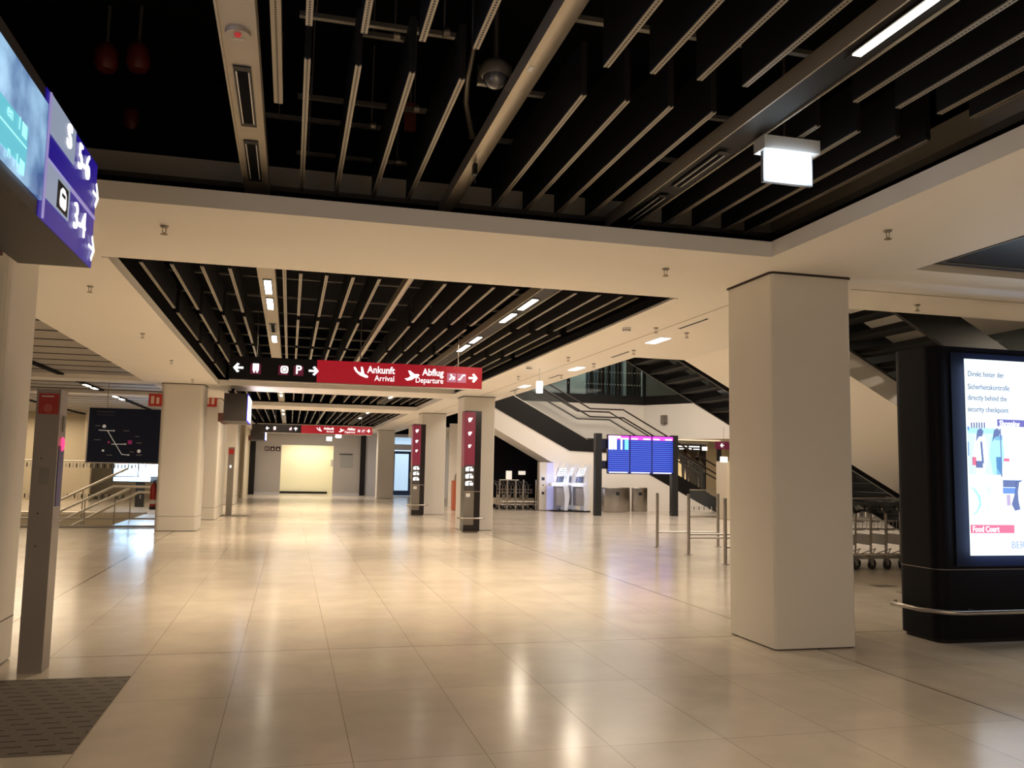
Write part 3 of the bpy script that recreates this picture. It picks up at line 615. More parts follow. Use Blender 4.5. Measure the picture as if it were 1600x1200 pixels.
# ================================================================== MAIN HANGING SIGNS
PLANE_A = [(-.55, .42), (-.42, .44), (-.22, .12), (.02, .02), (-.02, .48), (.12, .46), (.26, -.06), (.44, -.14), (.56, -.24), (.5, -.34), (.3, -.32), (-.1, -.16), (-.36, .06), (-.5, .26)]
PLANE_D = [(-.55, -.26), (-.3, -.22), (-.1, -.06), (-.3, .34), (-.16, .36), (.2, .1), (.46, .12), (.58, .06), (.54, -.04), (.3, -.14), (.0, -.34), (-.34, -.42)]
def hang_sign(x0, xm, x1, Y, z0, z1, label, far):
    t = thing('hanging_direction_sign', label, 'sign', ((x0+x1)/2, Y, z0), 'black and red direction signs across the hall')
    b1 = MB().box((x0, Y, z0), (xm, Y+.12, z1)).build('black_panel', M_signblk, t)
    b2 = MB().box((xm, Y, z0), (x1, Y+.12, z1)).build('red_panel', M_signred, t)
    MB().box((x0, Y-.004, z0-.012), (x1, Y+.124, z0)).build('lower_rail', mat('rail_grey', (.3, .28, .27), .4), t)
    h = z1-z0; W = x1-x0; c = (z0+z1)/2
    for k, x in enumerate((x0+.4, x1-.4, (x0+x1)/2)): MB().tube([(x, Y+.06, z1), (x, Y+.06, 4.9)], .008).build('hanger_rod', M_steeldk, t)
    U = lambda f: x0 + W*f
    poly(flip(ARROW), (U(.033), Y-.002, c), h*.42, M_w, t, 'left_arrow')
    def box(f, m, s=.42): return MB().box((U(f)-h*s/2, Y-.003, c-h*s/2-.01), (U(f)+h*s/2, Y, c+h*s/2-.01)).build('pictogram_field', m, t)
    # train
    g = box(.098, M_maroon, .44)
    MB().box((U(.098)-h*.13, Y-.008, c-h*.10), (U(.098)+h*.13, Y-.003, c+h*.21)).box((U(.098)-h*.1, Y-.008, c-h*.19), (U(.098)-h*.03, Y-.003, c-h*.1)).box((U(.098)+h*.03, Y-.008, c-h*.19), (U(.098)+h*.1, Y-.003, c-h*.1)).build('train_pictogram', M_w, g)
    if not far:
        g = box(.202, M_maroon); MB().lathe((0, 0, 0), [(.001, 0), (.001, 0.001)], 6)
        pts = [(.34*math.cos(a)*(1.0/(abs(math.cos(a))**4+abs(math.sin(a))**4)**.25), .34*math.sin(a)*(1.0/(abs(math.cos(a))**4+abs(math.sin(a))**4)**.25)) for a in [2*PI*i/24 for i in range(24)]]
        poly(pts, (U(.206), Y-.004, c), h*.48, M_w, g, 'luggage_locker_ring')
        poly([(.24*math.cos(2*PI*i/16), .24*math.sin(2*PI*i/16)) for i in range(16)], (U(.206), Y-.009, c), h*.48, M_maroon, g, 'ring_centre', ext=.002)
        poly([(.17*math.cos(2*PI*i/16), .17*math.sin(2*PI*i/16)) for i in range(16)], (U(.206), Y-.012, c), h*.48, M_w, g, 'ring_core', ext=.002)
        g = box(.26, M_maroon); text('P', h*.52, (U(.26), Y-.006, c-.0), M_w, g, align='CENTER', bold=.004)
        poly(ARROW, (U(.318), Y-.002, c), h*.42, M_w, t, 'right_arrow')
    else:
        g = box(.24, M_maroon); MB().box((U(.24)-h*.12, Y-.008, c-h*.15), (U(.24)+h*.12, Y-.003, c+h*.02)).box((U(.24), Y-.008, c), (U(.24)+h*.14, Y-.003, c+h*.18)).build('pictogram', M_w, g)
        poly(rotp(ARROW), (U(.288), Y-.002, c), h*.44, M_w, t, 'up_arrow')
    poly(PLANE_A, (U(.503), Y-.002, c), h*.60, M_w, t, 'landing_plane_pictogram')
    text('Ankunft', h*.44, (U(.638), Y-.006, c+h*.16), M_w, t, align='RIGHT', bold=.0025, sx=.86); text('Arrival', h*.36, (U(.638), Y-.006, c-h*.21), M_w, t, align='RIGHT', sx=.9)
    poly(PLANE_D, (U(.708), Y-.002, c), h*.60, M_w, t, 'starting_plane_pictogram')
    text('Abflug', h*.44, (U(.838), Y-.006, c+h*.16), M_w, t, align='RIGHT', bold=.0025, sx=.86); text('Departure', h*.36, (U(.838), Y-.006, c-h*.21), M_w, t, align='RIGHT', sx=.84)
    g = box(.872, M_pink); poly([(-.3, -.3), (-.05, .05), (-.2, .3), (.0, .33), (.1, .08), (.34, .06), (.36, -.2), (.1, -.34), (.1, -.22), (.24, -.14), (.1, -.04), (-.12, -.3)], (U(.872), Y-.004, c), h*.42, M_w, g, 'person_pictogram')
    g = box(.914, M_pink); poly([(-.38, -.3), (-.16, -.3), (.16, .18), (.38, .18), (.38, .32), (.1, .32), (-.22, -.16), (-.38, -.16)], (U(.914), Y-.004, c), h*.42, M_w, g, 'escalator_pictogram')
    poly(ARROW, (U(.962), Y-.002, c), h*.42, M_w, t, 'right_arrow')
hang_sign(-.97, .357, 3.043, 14.0, 2.925, 3.285, 'nearer long black and red sign reading Ankunft Arrival and Abflug Departure', False)
hang_sign(-.97, .36, 2.96, 32.8, 2.80, 3.10, 'farther black and red Ankunft Abflug sign hanging before the grey end wall', True)

# ================================================================== TRAIN PLATFORM SIGNS (side facing)
def platform_sign(Y0, Y1, z0, z1, X, label, depth=.5, yb=None):
    t = thing('platform_sign', label, 'sign', (X-depth/2, (Y0+Y1)/2, z0), 'blue and black platform signs on the left')
    MB().box((X-depth, Y0, z0), (X-.004, Y1, z1)).build('case', mat('sign_case', (.045, .038, .036), .4), t)
    MB().box((X-.006, Y0 if yb is None else yb, z0), (X, Y1, z1)).build('blue_face', M_blue if yb else M_bluehi, t)
    MB().box((X-depth-.12, Y0, z0-.02), (X-depth, Y1-.25, z0+.18)).build('rear_trim', M_brown, t)
    MB().box((X-.45, Y1-.9, z1), (X-.38, Y1-.8, 4.9)).build('hanger', M_blk, t)
    return t
SX = -1.10
def P(x, y): return atX(x, y, SX)
e = P(150, 300).y; zt = P(155, 263).z; zb = P(144, 421).z; h = zt-zb
ysc = P(66, 240).y
t = platform_sign(e-2.35, e, zb, zt, SX, 'large blue platform sign with cloud screen at the upper left edge', .36, ysc)
def zf(f): return zt-f*h
scr = MB().box((SX, e-2.3, P(60, 312).z), (SX+.012, ysc, P(73, 165).z)).build('cloud_screen', M_cloud, t)
c1 = P(38, 200); c2 = P(30, 262)
cm = (c1.z+c2.z)/2
crd = MB().box((SX+.012, e-2.25, c2.z), (SX+.016, c1.y, c1.z)).build('timetable_card', M_cyan, scr)
MB().box((SX+.016, c1.y-.9, cm-.003), (SX+.018, c1.y-.01, cm+.003)).build('card_divider', M_cyanl, crd)
for dz in (.05, -.10): MB().box((SX+.016, c1.y-.08, cm+dz-.02), (SX+.018, c1.y-.02, cm+dz+.035)).build('card_block', M_cyanl, crd)
for dz, s_ in ((.06, 'en   1'), (-.09, 'n   1')): text(s_, .075, (SX+.018, c1.y-.10, cm+dz), M_cyanl, crd, face='+x', align='RIGHT', ext=.001)
y0 = P(78, 152).y
MB().box((SX, y0, zf(.99)), (SX+.006, y0+.02, zt)).build('divider', M_lav, t)
MB().box((SX, y0+.02, zf(.535)), (SX+.006, e, zf(.505))).build('middle_bar', M_lav, t)
yS = P(116, 230).y; yS2 = P(108, 300).y
ga = MB().box((SX, y0+.02, zf(.30)), (SX+.006, yS, zt-.004)).build('grey_field', M_sgrey, t)
gb = MB().box((SX, y0+.02, zf(.815)), (SX+.006, yS2, zf(.505))).build('grey_field', M_sgrey, t)
text('S', .165, (SX+.008, P(106, 214).y, zf(.14)), M_w, ga, face='+x', align='CENTER', bold=.002, sx=1.25)
yt = P(96, 310).y
MB().box((SX+.006, yt-.10, zf(.80)), (SX+.008, yt+.09, zf(.575))).build('train_field', M_txt, gb)
trn = MB().prism([(yt-.045, zf(.77)), (yt+.04, zf(.77)), (yt+.055, zf(.74)), (yt+.05, zf(.64)), (yt+.02, zf(.605)), (yt-.025, zf(.605)), (yt-.055, zf(.64)), (yt-.06, zf(.74))], 'x', SX+.008, SX+.010).build('train_pictogram', M_w, gb)
MB().box((SX+.010, yt-.035, zf(.68)), (SX+.011, yt+.03, zf(.65))).build('train_window', M_txt, trn)
text('5-6', .19, (SX+.008, P(120, 240).y, zf(.175)), M_w, t, face='+x', bold=0, sx=1.02); text('3-4', .19, (SX+.008, P(112, 340).y, zf(.715)), M_w, t, face='+x', bold=0, sx=1.02)
AR2 = [(-.5, .06), (.22, .06), (-.08, .4), (.04, .5), (.5, 0), (.04, -.5), (-.08, -.4), (.22, -.06), (-.5, -.06)]
poly(AR2, (SX+.007, P(147, 303).y, zf(.31)), .14, M_w, t, 'arrow', '+x'); poly(AR2, (SX+.007, P(140, 388).y, zf(.83)), .14, M_w, t, 'arrow', '+x')
area('screen_glow', (SX+.05, e-1.3, (zb+zt)/2), 5, 2.0, .5, (.5, .6, 1)).rotation_euler = (0, -PI/2, 0)
for (Y, lab) in ((22.0, 'blue and black platform sign glowing white, beside the left column'), (38.0, 'distant small platform sign glowing white near the toilet wall')):
    t = platform_sign(Y, Y+1.9, 2.66, 3.33, -1.06, lab, .55)
    MB().box((-1.06, Y+.25, 2.70), (-1.045, Y+1.85, 3.3)).build('lit_screen', mat('screen_hot', (1, 1, 1), .4, emit=(.8, .88, 1), es=3.5), t)
    area('screen_glow', (-.98, Y+1, 3.0), 2.5, .6, 1.6, (.55, .68, 1)).rotation_euler = (0, -PI/2, 0)

# ================================================================== INFORMATION PILLARS
def info_pillar(x, y, lab, s=1):
    t = thing('information_pillar', lab, 'information pillar', (x, y, 0), 'upright information pillars')
    W, D = .42, .42
    MB().box((x-W/2, y-D/2, .04), (x+W/2, y+D/2, 3.08)).build('case', mat('pillar_black', (.014, .010, .011), .28), t)
    MB().box((x-W/2+.03, y-D/2+.03, 0), (x+W/2-.03, y+D/2-.03, .04)).build('foot', M_steeldk, t)
    X = x-W/2
    # the panel turned to the hall
    MB().box((X-.008, y-D/2+.02, 1.64), (X, y+D/2-.02, 3.05)).box((X, y-D/2-.006, 1.70), (x+.05, y-D/2, 3.05)).build('red_panel', mat('pillar_red', (.10, .01, .02), .35, emit=(.20, .02, .04), es=.7), t)
    MB().box((X, y-D/2-.006, .20), (x+.05, y-D/2, 1.05)).build('steel_panel', M_steeldk, t)
    MB().box((X, y-D/2-.008, 1.05), (x+.05, y-D/2, 1.70)).build('grey_panel', mat('pillar_grey', (.08, .07, .07), .4), t)
    Yf = y-D/2-.009; cx = X+.13
    for k, z in enumerate((2.85, 2.5, 2.18)):
        poly([(-.5, .1), (-.2, .5), (.2, .4), (.5, .5), (.4, 0), (.15, -.1), (.2, -.4), (-.3, -.5), (-.35, -.1)], (cx-.01, Yf, z), .12 - .015*k, M_w, t, 'pictogram')
    for k, z in enumerate((1.60, 1.42, 1.24)):
        MB().box((cx-.10, Yf-.003, z-.055), (cx-.015, Yf, z+.045)).box((cx+.01, Yf-.003, z-.05), (cx+.10, Yf, z+.02)).box((cx-.06, Yf-.003, z+.04), (cx+.07, Yf, z+.06)).build('pictogram_block', M_w, t)
    MB().box((cx-.08, Yf-.003, .90), (cx+.03, Yf, .99)).build('lower_mark', M_wpaint, t)
    MB().box((X-.02, y-D/2-.012, 1.03), (x+W/2+.01, y-D/2, 1.05)).build('joint_strip', M_steel, t)
    MB().tube([(x-W/2-.16, y-D/2-.02, .37), (x-W/2-.05, y-D/2-.11, .37), (x+W/2+.05, y-D/2-.11, .37), (x+W/2+.13, y-D/2+.03, .37), (x+W/2+.13, y+D/2, .37)], .022, 8).tube([(x-.05, y-D/2, .37), (x-.05, y-D/2-.1, .37)], .014, 6).build('bumper_rail', M_steel, t)
    return t
info_pillar(4.50, 21.80, 'tall black and red information pillar in front of the middle column')
info_pillar(4.22, 29.35, 'farther information pillar seen edge-on beside the next column')

# large advertising pillar at right
ax0 = 6.17; ay = 7.25
t = thing('advertising_pillar', 'large black advertising pillar with bright screen at the right edge', 'advertising pillar', (7.2, ay+.3, 0))
MB().rbox(ax0, 8.2, ay, ay+.62, .04, 2.92, .12, 6).build('case', mat('ad_black', (.005, .005, .008), .5, spec=.12), t)
MB().rbox(ax0+.03, 8.17, ay+.03, ay+.59, 0, .04, .1).build('foot', M_blk, t)
MB().box((ax0+.2, ay-.012, .74), (8.02, ay+.0, 2.86)).build('bezel', mat('bezel_black', (.006, .010, .03), .55, spec=.2), t)
MB().rbox(ax0-.002, 8.202, ay-.002, ay+.622, .705, .712, .122, 6).build('joint_line', M_steeldk, t)
s0 = atY(1501, 561, ay-.015); s1 = atY(1508, 868, ay-.015)
scr = MB().box((6.53, ay-.02, .845), (7.90, ay-.012, 2.80)).build('screen', M_skyw, t)
yf = ay-.022
def Q(px, py): p = atY(px, py, yf); return p.x, p.z
M_type = mat('type_grey', (.03, .03, .04), .5)
for s_, py in (('Direkt hinter der', 584), ('Sicherheitskontrolle', 604), ('directly behind the', 621), ('security checkpoint', 639)):
    text(s_, .078, (Q(1512, py)[0], yf, Q(1512, py)[1]), M_type, scr, sx=.80, ext=.001, bold=.0008)
def flat(x0, y0, x1, y1, m, nm, d=.001):
    a, b_ = Q(x0, y0), Q(x1, y1); a = (max(a[0], 6.535), a[1]); return MB().box((a[0], yf-.001-d, b_[1]), (b_[0], yf, a[1])).build(nm, m, scr)
def em(n, c, e_=1): return mat(n, (.01, .01, .02), .4, emit=c, es=e_)
Mb1 = em('pic_blue', (.04, .17, .55)); Mb2 = em('pic_light', (.35, .74, .92)); Mb3 = em('pic_navy', (.012, .02, .14)); Mb4 = em('pic_pale', (.62, .88, 1))
flat(1504, 672, 1560, 742, Mb4, 'shopping_picture'); flat(1504, 668, 1558, 678, Mb2, 'shopping_picture_band', .002)
flat(1504, 666, 1514, 672, Mb1, 'shopping_picture_window', .003); flat(1505, 676, 1515, 690, Mb4, 'shopping_picture_shelf', .003); flat(1504, 690, 1514, 712, Mb1, 'shopping_picture_floor', .003)
for k in range(6): flat(1517+4*k, 660, 1519+4*k, 669, Mb3, 'shopping_picture_stripe', .003)
flat(1554, 680, 1566, 688, Mb1, 'shopping_picture_sign', .003); flat(1556, 714, 1565, 742, Mb1, 'shopping_picture_leg', .003); flat(1563, 670, 1564.5, 745, Mb3, 'picture_edge', .004)
flat(1567, 716, 1577, 721, M_lred, 'pink_mark', .002)
def shp(pts, m, nm, d=.004):
    n = len(pts); P_ = [Q(*p) for p in pts]
    return MB().add([(a, yf-d, c) for a, c in P_]+[(a, yf, c) for a, c in P_], [list(range(n)), list(range(n, 2*n))[::-1]]+[(i, (i+1) % n, n+(i+1) % n, n+i) for i in range(n)]).build(nm, m, scr)
for dx, cc in ((0, M_skyw), (26, Mb2)):
    shp([(1523+dx, 682), (1532+dx, 678), (1540+dx, 684), (1543+dx, 712), (1538+dx, 742), (1526+dx, 742), (1520+dx, 712)], cc, 'shopper_figure')
    shp([(1527+dx, 672), (1532+dx, 669), (1536+dx, 674), (1534+dx, 682), (1529+dx, 682), (1524+dx, 690)], Mb3, 'shopper_hair', .006)
shp([(1531, 690), (1534, 690), (1537, 724), (1534, 724)], Mb3, 'shopper_coat_edge', .006)
flat(1519, 714, 1525, 727, M_lred, 'shopping_bag', .007); flat(1524, 720, 1535, 731, Mb3, 'shopping_bag', .007)
flat(1558, 655, 1640, 669, M_purple, 'label_field', .003)
a = Q(1561, 662); text('Shopping', .084, (a[0], yf-.005, a[1]), M_w, scr, sx=.80, ext=.001, bold=.001)
shp([(1517, 760), (1524, 764), (1532, 776), (1533, 790), (1526, 802), (1519, 805), (1527, 797), (1530, 786), (1527, 774)], Mb2, 'plate_picture')
flat(1543, 760, 1544, 773, Mb2, 'cutlery_picture'); flat(1546, 760, 1547, 773, Mb2, 'cutlery_picture'); flat(1543, 788, 1544, 803, Mb2, 'cutlery_picture')
flat(1567, 750, 1620, 762, Mb3, 'diner_picture_top'); flat(1567, 762, 1620, 772, Mb1, 'diner_picture'); flat(1573, 773, 1579, 790, em('pic_mauve', (.45, .3, .45)), 'diner_picture_cup')
shp([(1588, 752), (1594, 750), (1590, 766), (1591, 782), (1594, 796), (1586, 798), (1581, 788), (1586, 770)], Mb3, 'diner_hair')
shp([(1592, 754), (1600, 750), (1612, 752), (1616, 772), (1606, 792), (1596, 790), (1590, 772)], M_skyw, 'diner_face', .006)
flat(1509, 820, 1585, 833, M_lred, 'label_field', .003); a = Q(1519, 827); text('Food Court', .080, (a[0], yf-.005, a[1]), M_w, scr, sx=.82, ext=.001, bold=.001)
a = Q(1580, 852); text('BER', .10, (a[0], yf-.003, a[1]), mat('type_pale', (.12, .12, .15), .5), scr, sx=1, ext=.001)
area('ad_glow', (7.2, ay-.1, 1.8), 42, 1.3, 1.9, (.50, .68, 1), (-PI/2, 0, 0)).rotation_euler = (PI/2, 0, 0)
MB().tube([(6.15, ay+.62, .32), (6.02, ay+.5, .32), (6.02, ay+.1, .32), (6.17, ay-.12, .32), (6.3, ay-.17, .32), (8.1, ay-.17, .32)], .022, 10).build('bumper_rail', M_steel, t)
MB().tube([(6.5, ay, .32), (6.5, ay-.16, .32)], .012, 6).tube([(7.6, ay, .32), (7.6, ay-.16, .32)], .012, 6).build('rail_bracket', M_steeldk, t)

# ================================================================== FLIGHT BOARD
t = thing('flight_information_board', 'three blue flight display screens side by side between two black posts', 'display board', (12.5, 30.05, 0))
for x in (10.83, 13.86): MB().box((x-.0, 29.95, 0), (x+.24, 30.19, 3.0)).build('post', mat('post_black', (.012, .013, .014), .35), t)
MB().box((11.07, 30.04, 2.45), (13.86, 30.1, 2.8)).box((11.07, 30.04, 1.7), (13.86, 30.1, 2.0)).build('cross_bar', M_blk, t)
for i in range(3):
    x0 = 11.275+.872*i; x1 = x0+.862
    g = MB().box((x0, 29.90, 1.53), (x1, 30.04, 2.96)).build('display', mat('display_case', (.01, .005, .03), .2), t)
    MB().box((x0+.02, 29.893, 1.60), (x1-.02, 29.90, 2.80)).build('timetable', M_fids, g)
    MB().box((x0+.02, 29.892, 2.79), (x1-.02, 29.90, 2.93)).build('header', mat('magenta_header', (.6, .05, .5), .4, emit=(.72, .04, .62), es=1.1), g)
    MB().box((x0+.05, 29.888, 2.80), (x0+.30, 29.893, 2.85)).build('header_type', M_w, g); MB().box((x0+.52, 29.888, 2.80), (x0+.80, 29.893, 2.85)).build('header_type', M_w, g)
    MB().box((x0+.05, 29.888, 1.565), (x1-.08, 29.893, 1.60)).build('footer_type', M_w, g)
    if i == 0:
        MB().box((x0+.03, 29.886, 2.42), (x0+.21, 29.892, 2.90)).box((x0+.24, 29.886, 2.42), (x0+.34, 29.892, 2.82)).box((x0+.50, 29.886, 2.42), (x0+.56, 29.892, 2.82)).box((x0+.03, 29.886, 2.84), (x0+.5, 29.892, 2.92)).build('lit_entries', mat('entries', (.8, 1, 1), .4, emit=(.70, .95, 1), es=1.2), g)
        MB().box((x0+.66, 29.886, 2.42), (x0+.80, 29.892, 2.80)).build('status_entries', mat('entries_cyan', (.1, .6, .9), .4, emit=(.10, .50, .85), es=1.0), g)
area('board_glow', (12.5, 29.8, 2.2), 22, 2.6, 1.3, (.25, .3, 1), (PI/2, 0, 0))

# ================================================================== CHECK-IN KIOSKS
def kiosk(x, y, lab):
    t = thing('check_in_kiosk', lab, 'kiosk', (x, y, 0), 'white self check-in kiosks')
    W = mat('kiosk_white_glow', (.75, .76, .80), .3, emit=(.75, .80, 1), es=.10)  # faint glow put into the white shell
    MB().box((x-.30, y-.28, 0), (x+.36, y+.3, .05)).build('foot_plate', M_blk, t)
    MB().prism([(x-.20, .24), (x+.10, .24), (x+.12, .98), (x-.22, .98)], 'y', y-.2, y+.2).build('cabinet', mat('kiosk_grey', (.33, .32, .34), .4), t)
    # curved side wings
    for dy, nm in ((-.24, 'side_wing'), (.22, 'side_wing')):
        MB().prism([(x+.10, .03), (x+.24, .03), (x+.32, .6), (x+.26, 1.1), (x+.30, 1.45), (x+.40, 1.85), (x+.34, 1.92), (x+.22, 1.7), (x+.16, 1.2), (x+.06, 1.0), (x+.13, .5)], 'y', y+dy, y+dy+.03).build(nm, W, t)
    MB().prism([(x-.46, 1.06), (x-.42, 1.00), (x+.2, .98), (x+.28, 1.08), (x+.1, 1.12), (x-.4, 1.13)], 'y', y-.25, y+.25).build('shelf', W, t)
    hd = MB().prism([(x-.20, 1.40), (x+.16, 1.44), (x+.26, 1.76), (x-.11, 1.72)], 'y', y-.16, y+.0).build('monitor', W, t)
    MB().prism([(x-.16, 1.44), (x+.12, 1.47), (x+.20, 1.72), (x-.085, 1.69)], 'y', y-.168, y-.16).build('touch_screen', mat('touchscreen', (.7, .75, .8), .3, emit=(.8, .88, .95), es=.9), hd)
    for k in range(3): MB().quadbar((x-.12+.02*k, y-.17, 1.50+.07*k), (x+.12+.02*k, y-.17, 1.52+.07*k), .018, .006).build('screen_text', M_txt, hd)
    MB().prism([(x-.16, 1.15), (x+.10, 1.15), (x+.12, 1.38), (x-.12, 1.38)], 'y', y-.12, y+.05).build('printer_slot_unit', mat('kiosk_dark', (.08, .09, .12), .3), t)
    MB().prism([(x-.10, 1.74), (x-.02, 1.74), (x+.06, 1.92), (x+.0, 1.94)], 'y', y-.02, y+.02).build('handle_horn', W, t)
    area('kiosk_glow', (x-.2, y-.35, 1.3), 3, .3, .3, (.6, .68, 1), (PI/3, 0, 0))
kiosk(10.45, 33.0, 'white self check-in kiosk nearer the flat white panel')
kiosk(11.13+.05, 32.75, 'white self check-in kiosk beside the black board post')
kiosk(10.95, 33.58, 'white kiosk half hidden behind and between the two front kiosks')
t = thing('service_panel_stand', 'flat white upright service panel with square sockets, left of the kiosks', 'service panel', (10.0, 33.6, 0))
MB().box((9.72, 33.45, .04), (10.02, 33.75, 1.93)).build('body', M_col, t)
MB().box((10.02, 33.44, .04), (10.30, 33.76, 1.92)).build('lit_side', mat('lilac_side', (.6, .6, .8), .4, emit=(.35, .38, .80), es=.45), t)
MB().box((9.55, 33.3, 0), (10.4, 33.85, .04)).build('foot_plate', M_steeldk, t)
for z, s in ((1.27, .12), (1.02, .05), (.70, .10)): MB().box((9.87-s/2, 33.44, z-s/2), (9.87+s/2, 33.45, z+s/2)).build('socket', M_txt, t)
# waste bins
for (x, w_, lab) in ((12.68, 1.25, 'wide rounded steel bin housing between the kiosks and the board'), (13.70, .70, 'narrow steel bin housing on the right of the pair')):
    t = thing('waste_bin', lab, 'bin', (x, 32.6, 0), 'steel waste bins')
    MB().lathe((x, 32.7, .02), [(w_*.46, 0), (w_*.48, .02), (w_*.48, .92), (w_*.46, .95)], 28, (1, .5)).build('body', M_steel, t)
    MB().lathe((x, 32.7, .965), [(w_*.49, 0), (w_*.47, .02), (w_*.2, .025), (w_*.18, .0)], 28, (1, .5)).build('lid', M_steel, t)
    MB().box((x-.10, 32.7-w_*.245, .68), (x+.04, 32.7-w_*.235, .80)).build('opening', M_txt, t)

# ================================================================== RAILS (queue barriers)
def barrier(pts, h, zb_, lab, r=.032):
    t = thing('queue_barrier', lab, 'barrier', (pts[0][0], pts[0][1], 0), 'steel barriers')
    for x, y in pts: MB().tube([(x, y, 0), (x, y, h)], r, 12).build('post', M_steel, t)
    for z in zb_: MB().tube([(x, y, z) for x, y in pts], .018, 8).build('low_rail', M_steel, t)
    for x, y in pts: MB().lathe((x, y, 0), [(.07, 0), (.07, .008), (.04, .015)], 14).build('floor_flange', M_steeldk, t)
    return t
barrier([(7.757, 17.52), (9.2, 17.52)], 1.16, (.32,), 'steel post barrier, farther one of the pair before the flight board')
barrier([(7.69, 15.86), (8.66, 15.86)], 1.19, (.40, .33), 'steel post barrier, nearer one, thicker post in the middle')
barrier([(7.57, 14.15), (9.0, 14.15)], 1.17, (.30,), 'steel barrier post almost hidden by the large right column')
t = thing('cart_guard_rail', 'steel guard rail in front of the luggage carts right of the large column', 'barrier', (9.0, 12.9, 0))
for x in (8.3, 10.62): MB().tube([(x, 12.9, 0), (x, 12.9, 1.22)], .035, 12).build('post', M_steel, t)
MB().tube([(8.3, 12.9, .285), (12, 12.9, .285)], .02, 8).build('low_rail', mat('bright_steel', (.75, .68, .60), .25, metal=1), t)
MB().tube([(10.62, 12.9, 1.21), (10.62, 13.6, 1.21), (8.3, 13.6, 1.2)], .02, 8).build('top_rail', M_steeldk, t)
t = thing('steel_bollard', 'steel post at the end of the carts beside the advertising pillar', 'post', (11.4, 13.5, 0))
MB().tube([(11.4, 13.5, 0), (11.4, 13.5, 1.3)], .05, 12).build('shaft', M_steeldk, t); MB().sphere((11.4, 13.5, 1.31), .05).build('cap', M_steel, t)

# ================================================================== LUGGAGE CARTS
def cart():
    t = thing('luggage_cart', 'x', 'luggage cart')
    for y in (-.22, .22):
        MB().tube([(0, y, .12), (.02, y, .95), (-.06, y, 1.05)], .016, 8).tube([(0, y, .2), (.9, y*.8, .2)], .015, 8).build('frame', M_steel, t)
    MB().tube([(-.02, -.26, .98), (-.10, -.27, 1.12), (-.17, 0, 1.14), (-.10, .27, 1.12), (-.02, .26, .98)], .034, 8).tube([(-.02, -.24, .98), (.12, -.2, 1.0), (.12, .2, 1.0), (-.02, .24, .98)], .02, 8).build('handle', M_rubber, t)
    b = MB()
    for z in (.68, .82): b.tube([(.0, -.22, z), (.2, -.2, z), (.2, .2, z), (0, .22, z)], .008, 6)
    for y in (-.15, -.05, .05, .15): b.tube([(.2, y, .66), (.2, y, .84)], .005, 6).tube([(0, y, .68), (.2, y, .68)], .005, 6)
    b.build('basket', M_steel, t)
    b = MB()
    for y in (-.12, 0, .12): b.tube([(0, y, .2), (.88, y, .2)], .010, 6)
    b.tube([(.9, -.18, .2), (.9, .18, .2)], .016, 8).tube([(.3, -.2, .2), (.42, -.2, .36), (.3, .2, .2)], .01, 6); b.build('platform', M_steeldk, t)
    for (x, y) in ((.02, -.2), (.02, .2), (.8, 0)):
        g = MB().tube([(x, y-.02, .075), (x, y+.02, .075)], .07, 14).build('wheel', M_rubber, t)
        MB().quadbar((x, y, .08), (x-.02, y, .2), .05, .07).build('fork', M_steeldk, g)
    MB().box((-.01, -.2, .42), (.01, .2, .6)).build('advert_plate', mat('cart_plate', (.35, .32, .28), .4), t)
    return t
c0 = cart()
xs = [8.25+.31*i for i in range(10)]
for i, x in enumerate(xs):
    lab = '%s luggage cart from the left in the row right of the large column' % ORD[i]
    if i == 0: c0.location = (x, 13.35, 0); c0['label'] = lab; c0['group'] = 'nested luggage carts right'
    else: dup(c0, (x, 13.35, 0), lab)
for i in range(6):
    o = dup(c0, (8.2+.24*i, 34.25, 0), '%s luggage cart from the left in the row beside the white kiosks' % ORD[i]); o['group'] = 'nested luggage carts far'
t = thing('cart_bay_fence', 'steel bar fence in front of the far luggage carts', 'fence', (8.2, 33.5, 0))
for x in (8.12, 8.43, 8.78, 9.1, 9.62): MB().tube([(x, 33.6, 0), (x, 33.6, 1.22)], .03, 10).build('post', M_steel, t)
MB().tube([(8.1, 33.6, .35), (9.7, 33.6, .35)], .018).tube([(8.1, 33.6, 1.2), (8.9, 33.6, 1.2)], .015).build('rail', M_steel, t)
# lit notice under the stair
t = thing('lit_counter_strip', 'small bright white counter sign under the far stair', 'sign', (9.5, 35.9, 1.5)); dl = mat('dim_lit', (.8, .7, .6), .5, emit=(.8, .72, .6), es=.9); MB().box((8.95, 35.9, 1.2), (9.2, 35.95, 1.56)).build('lit_panel', dl, t); MB().box((9.5, 35.9, 1.4), (9.8, 35.95, 1.56)).build('lit_panel', dl, t)
struct(MB().box((8.3, 35.98, 0), (10.35, 36.0, 3.0)).build('wall_understair_dark', M_black))  # black sheet standing in for the dark space under the stair
struct(MB().box((8.3, 35.9, .15), (10.2, 35.97, .42)).build('baseboard_understair', M_beige))

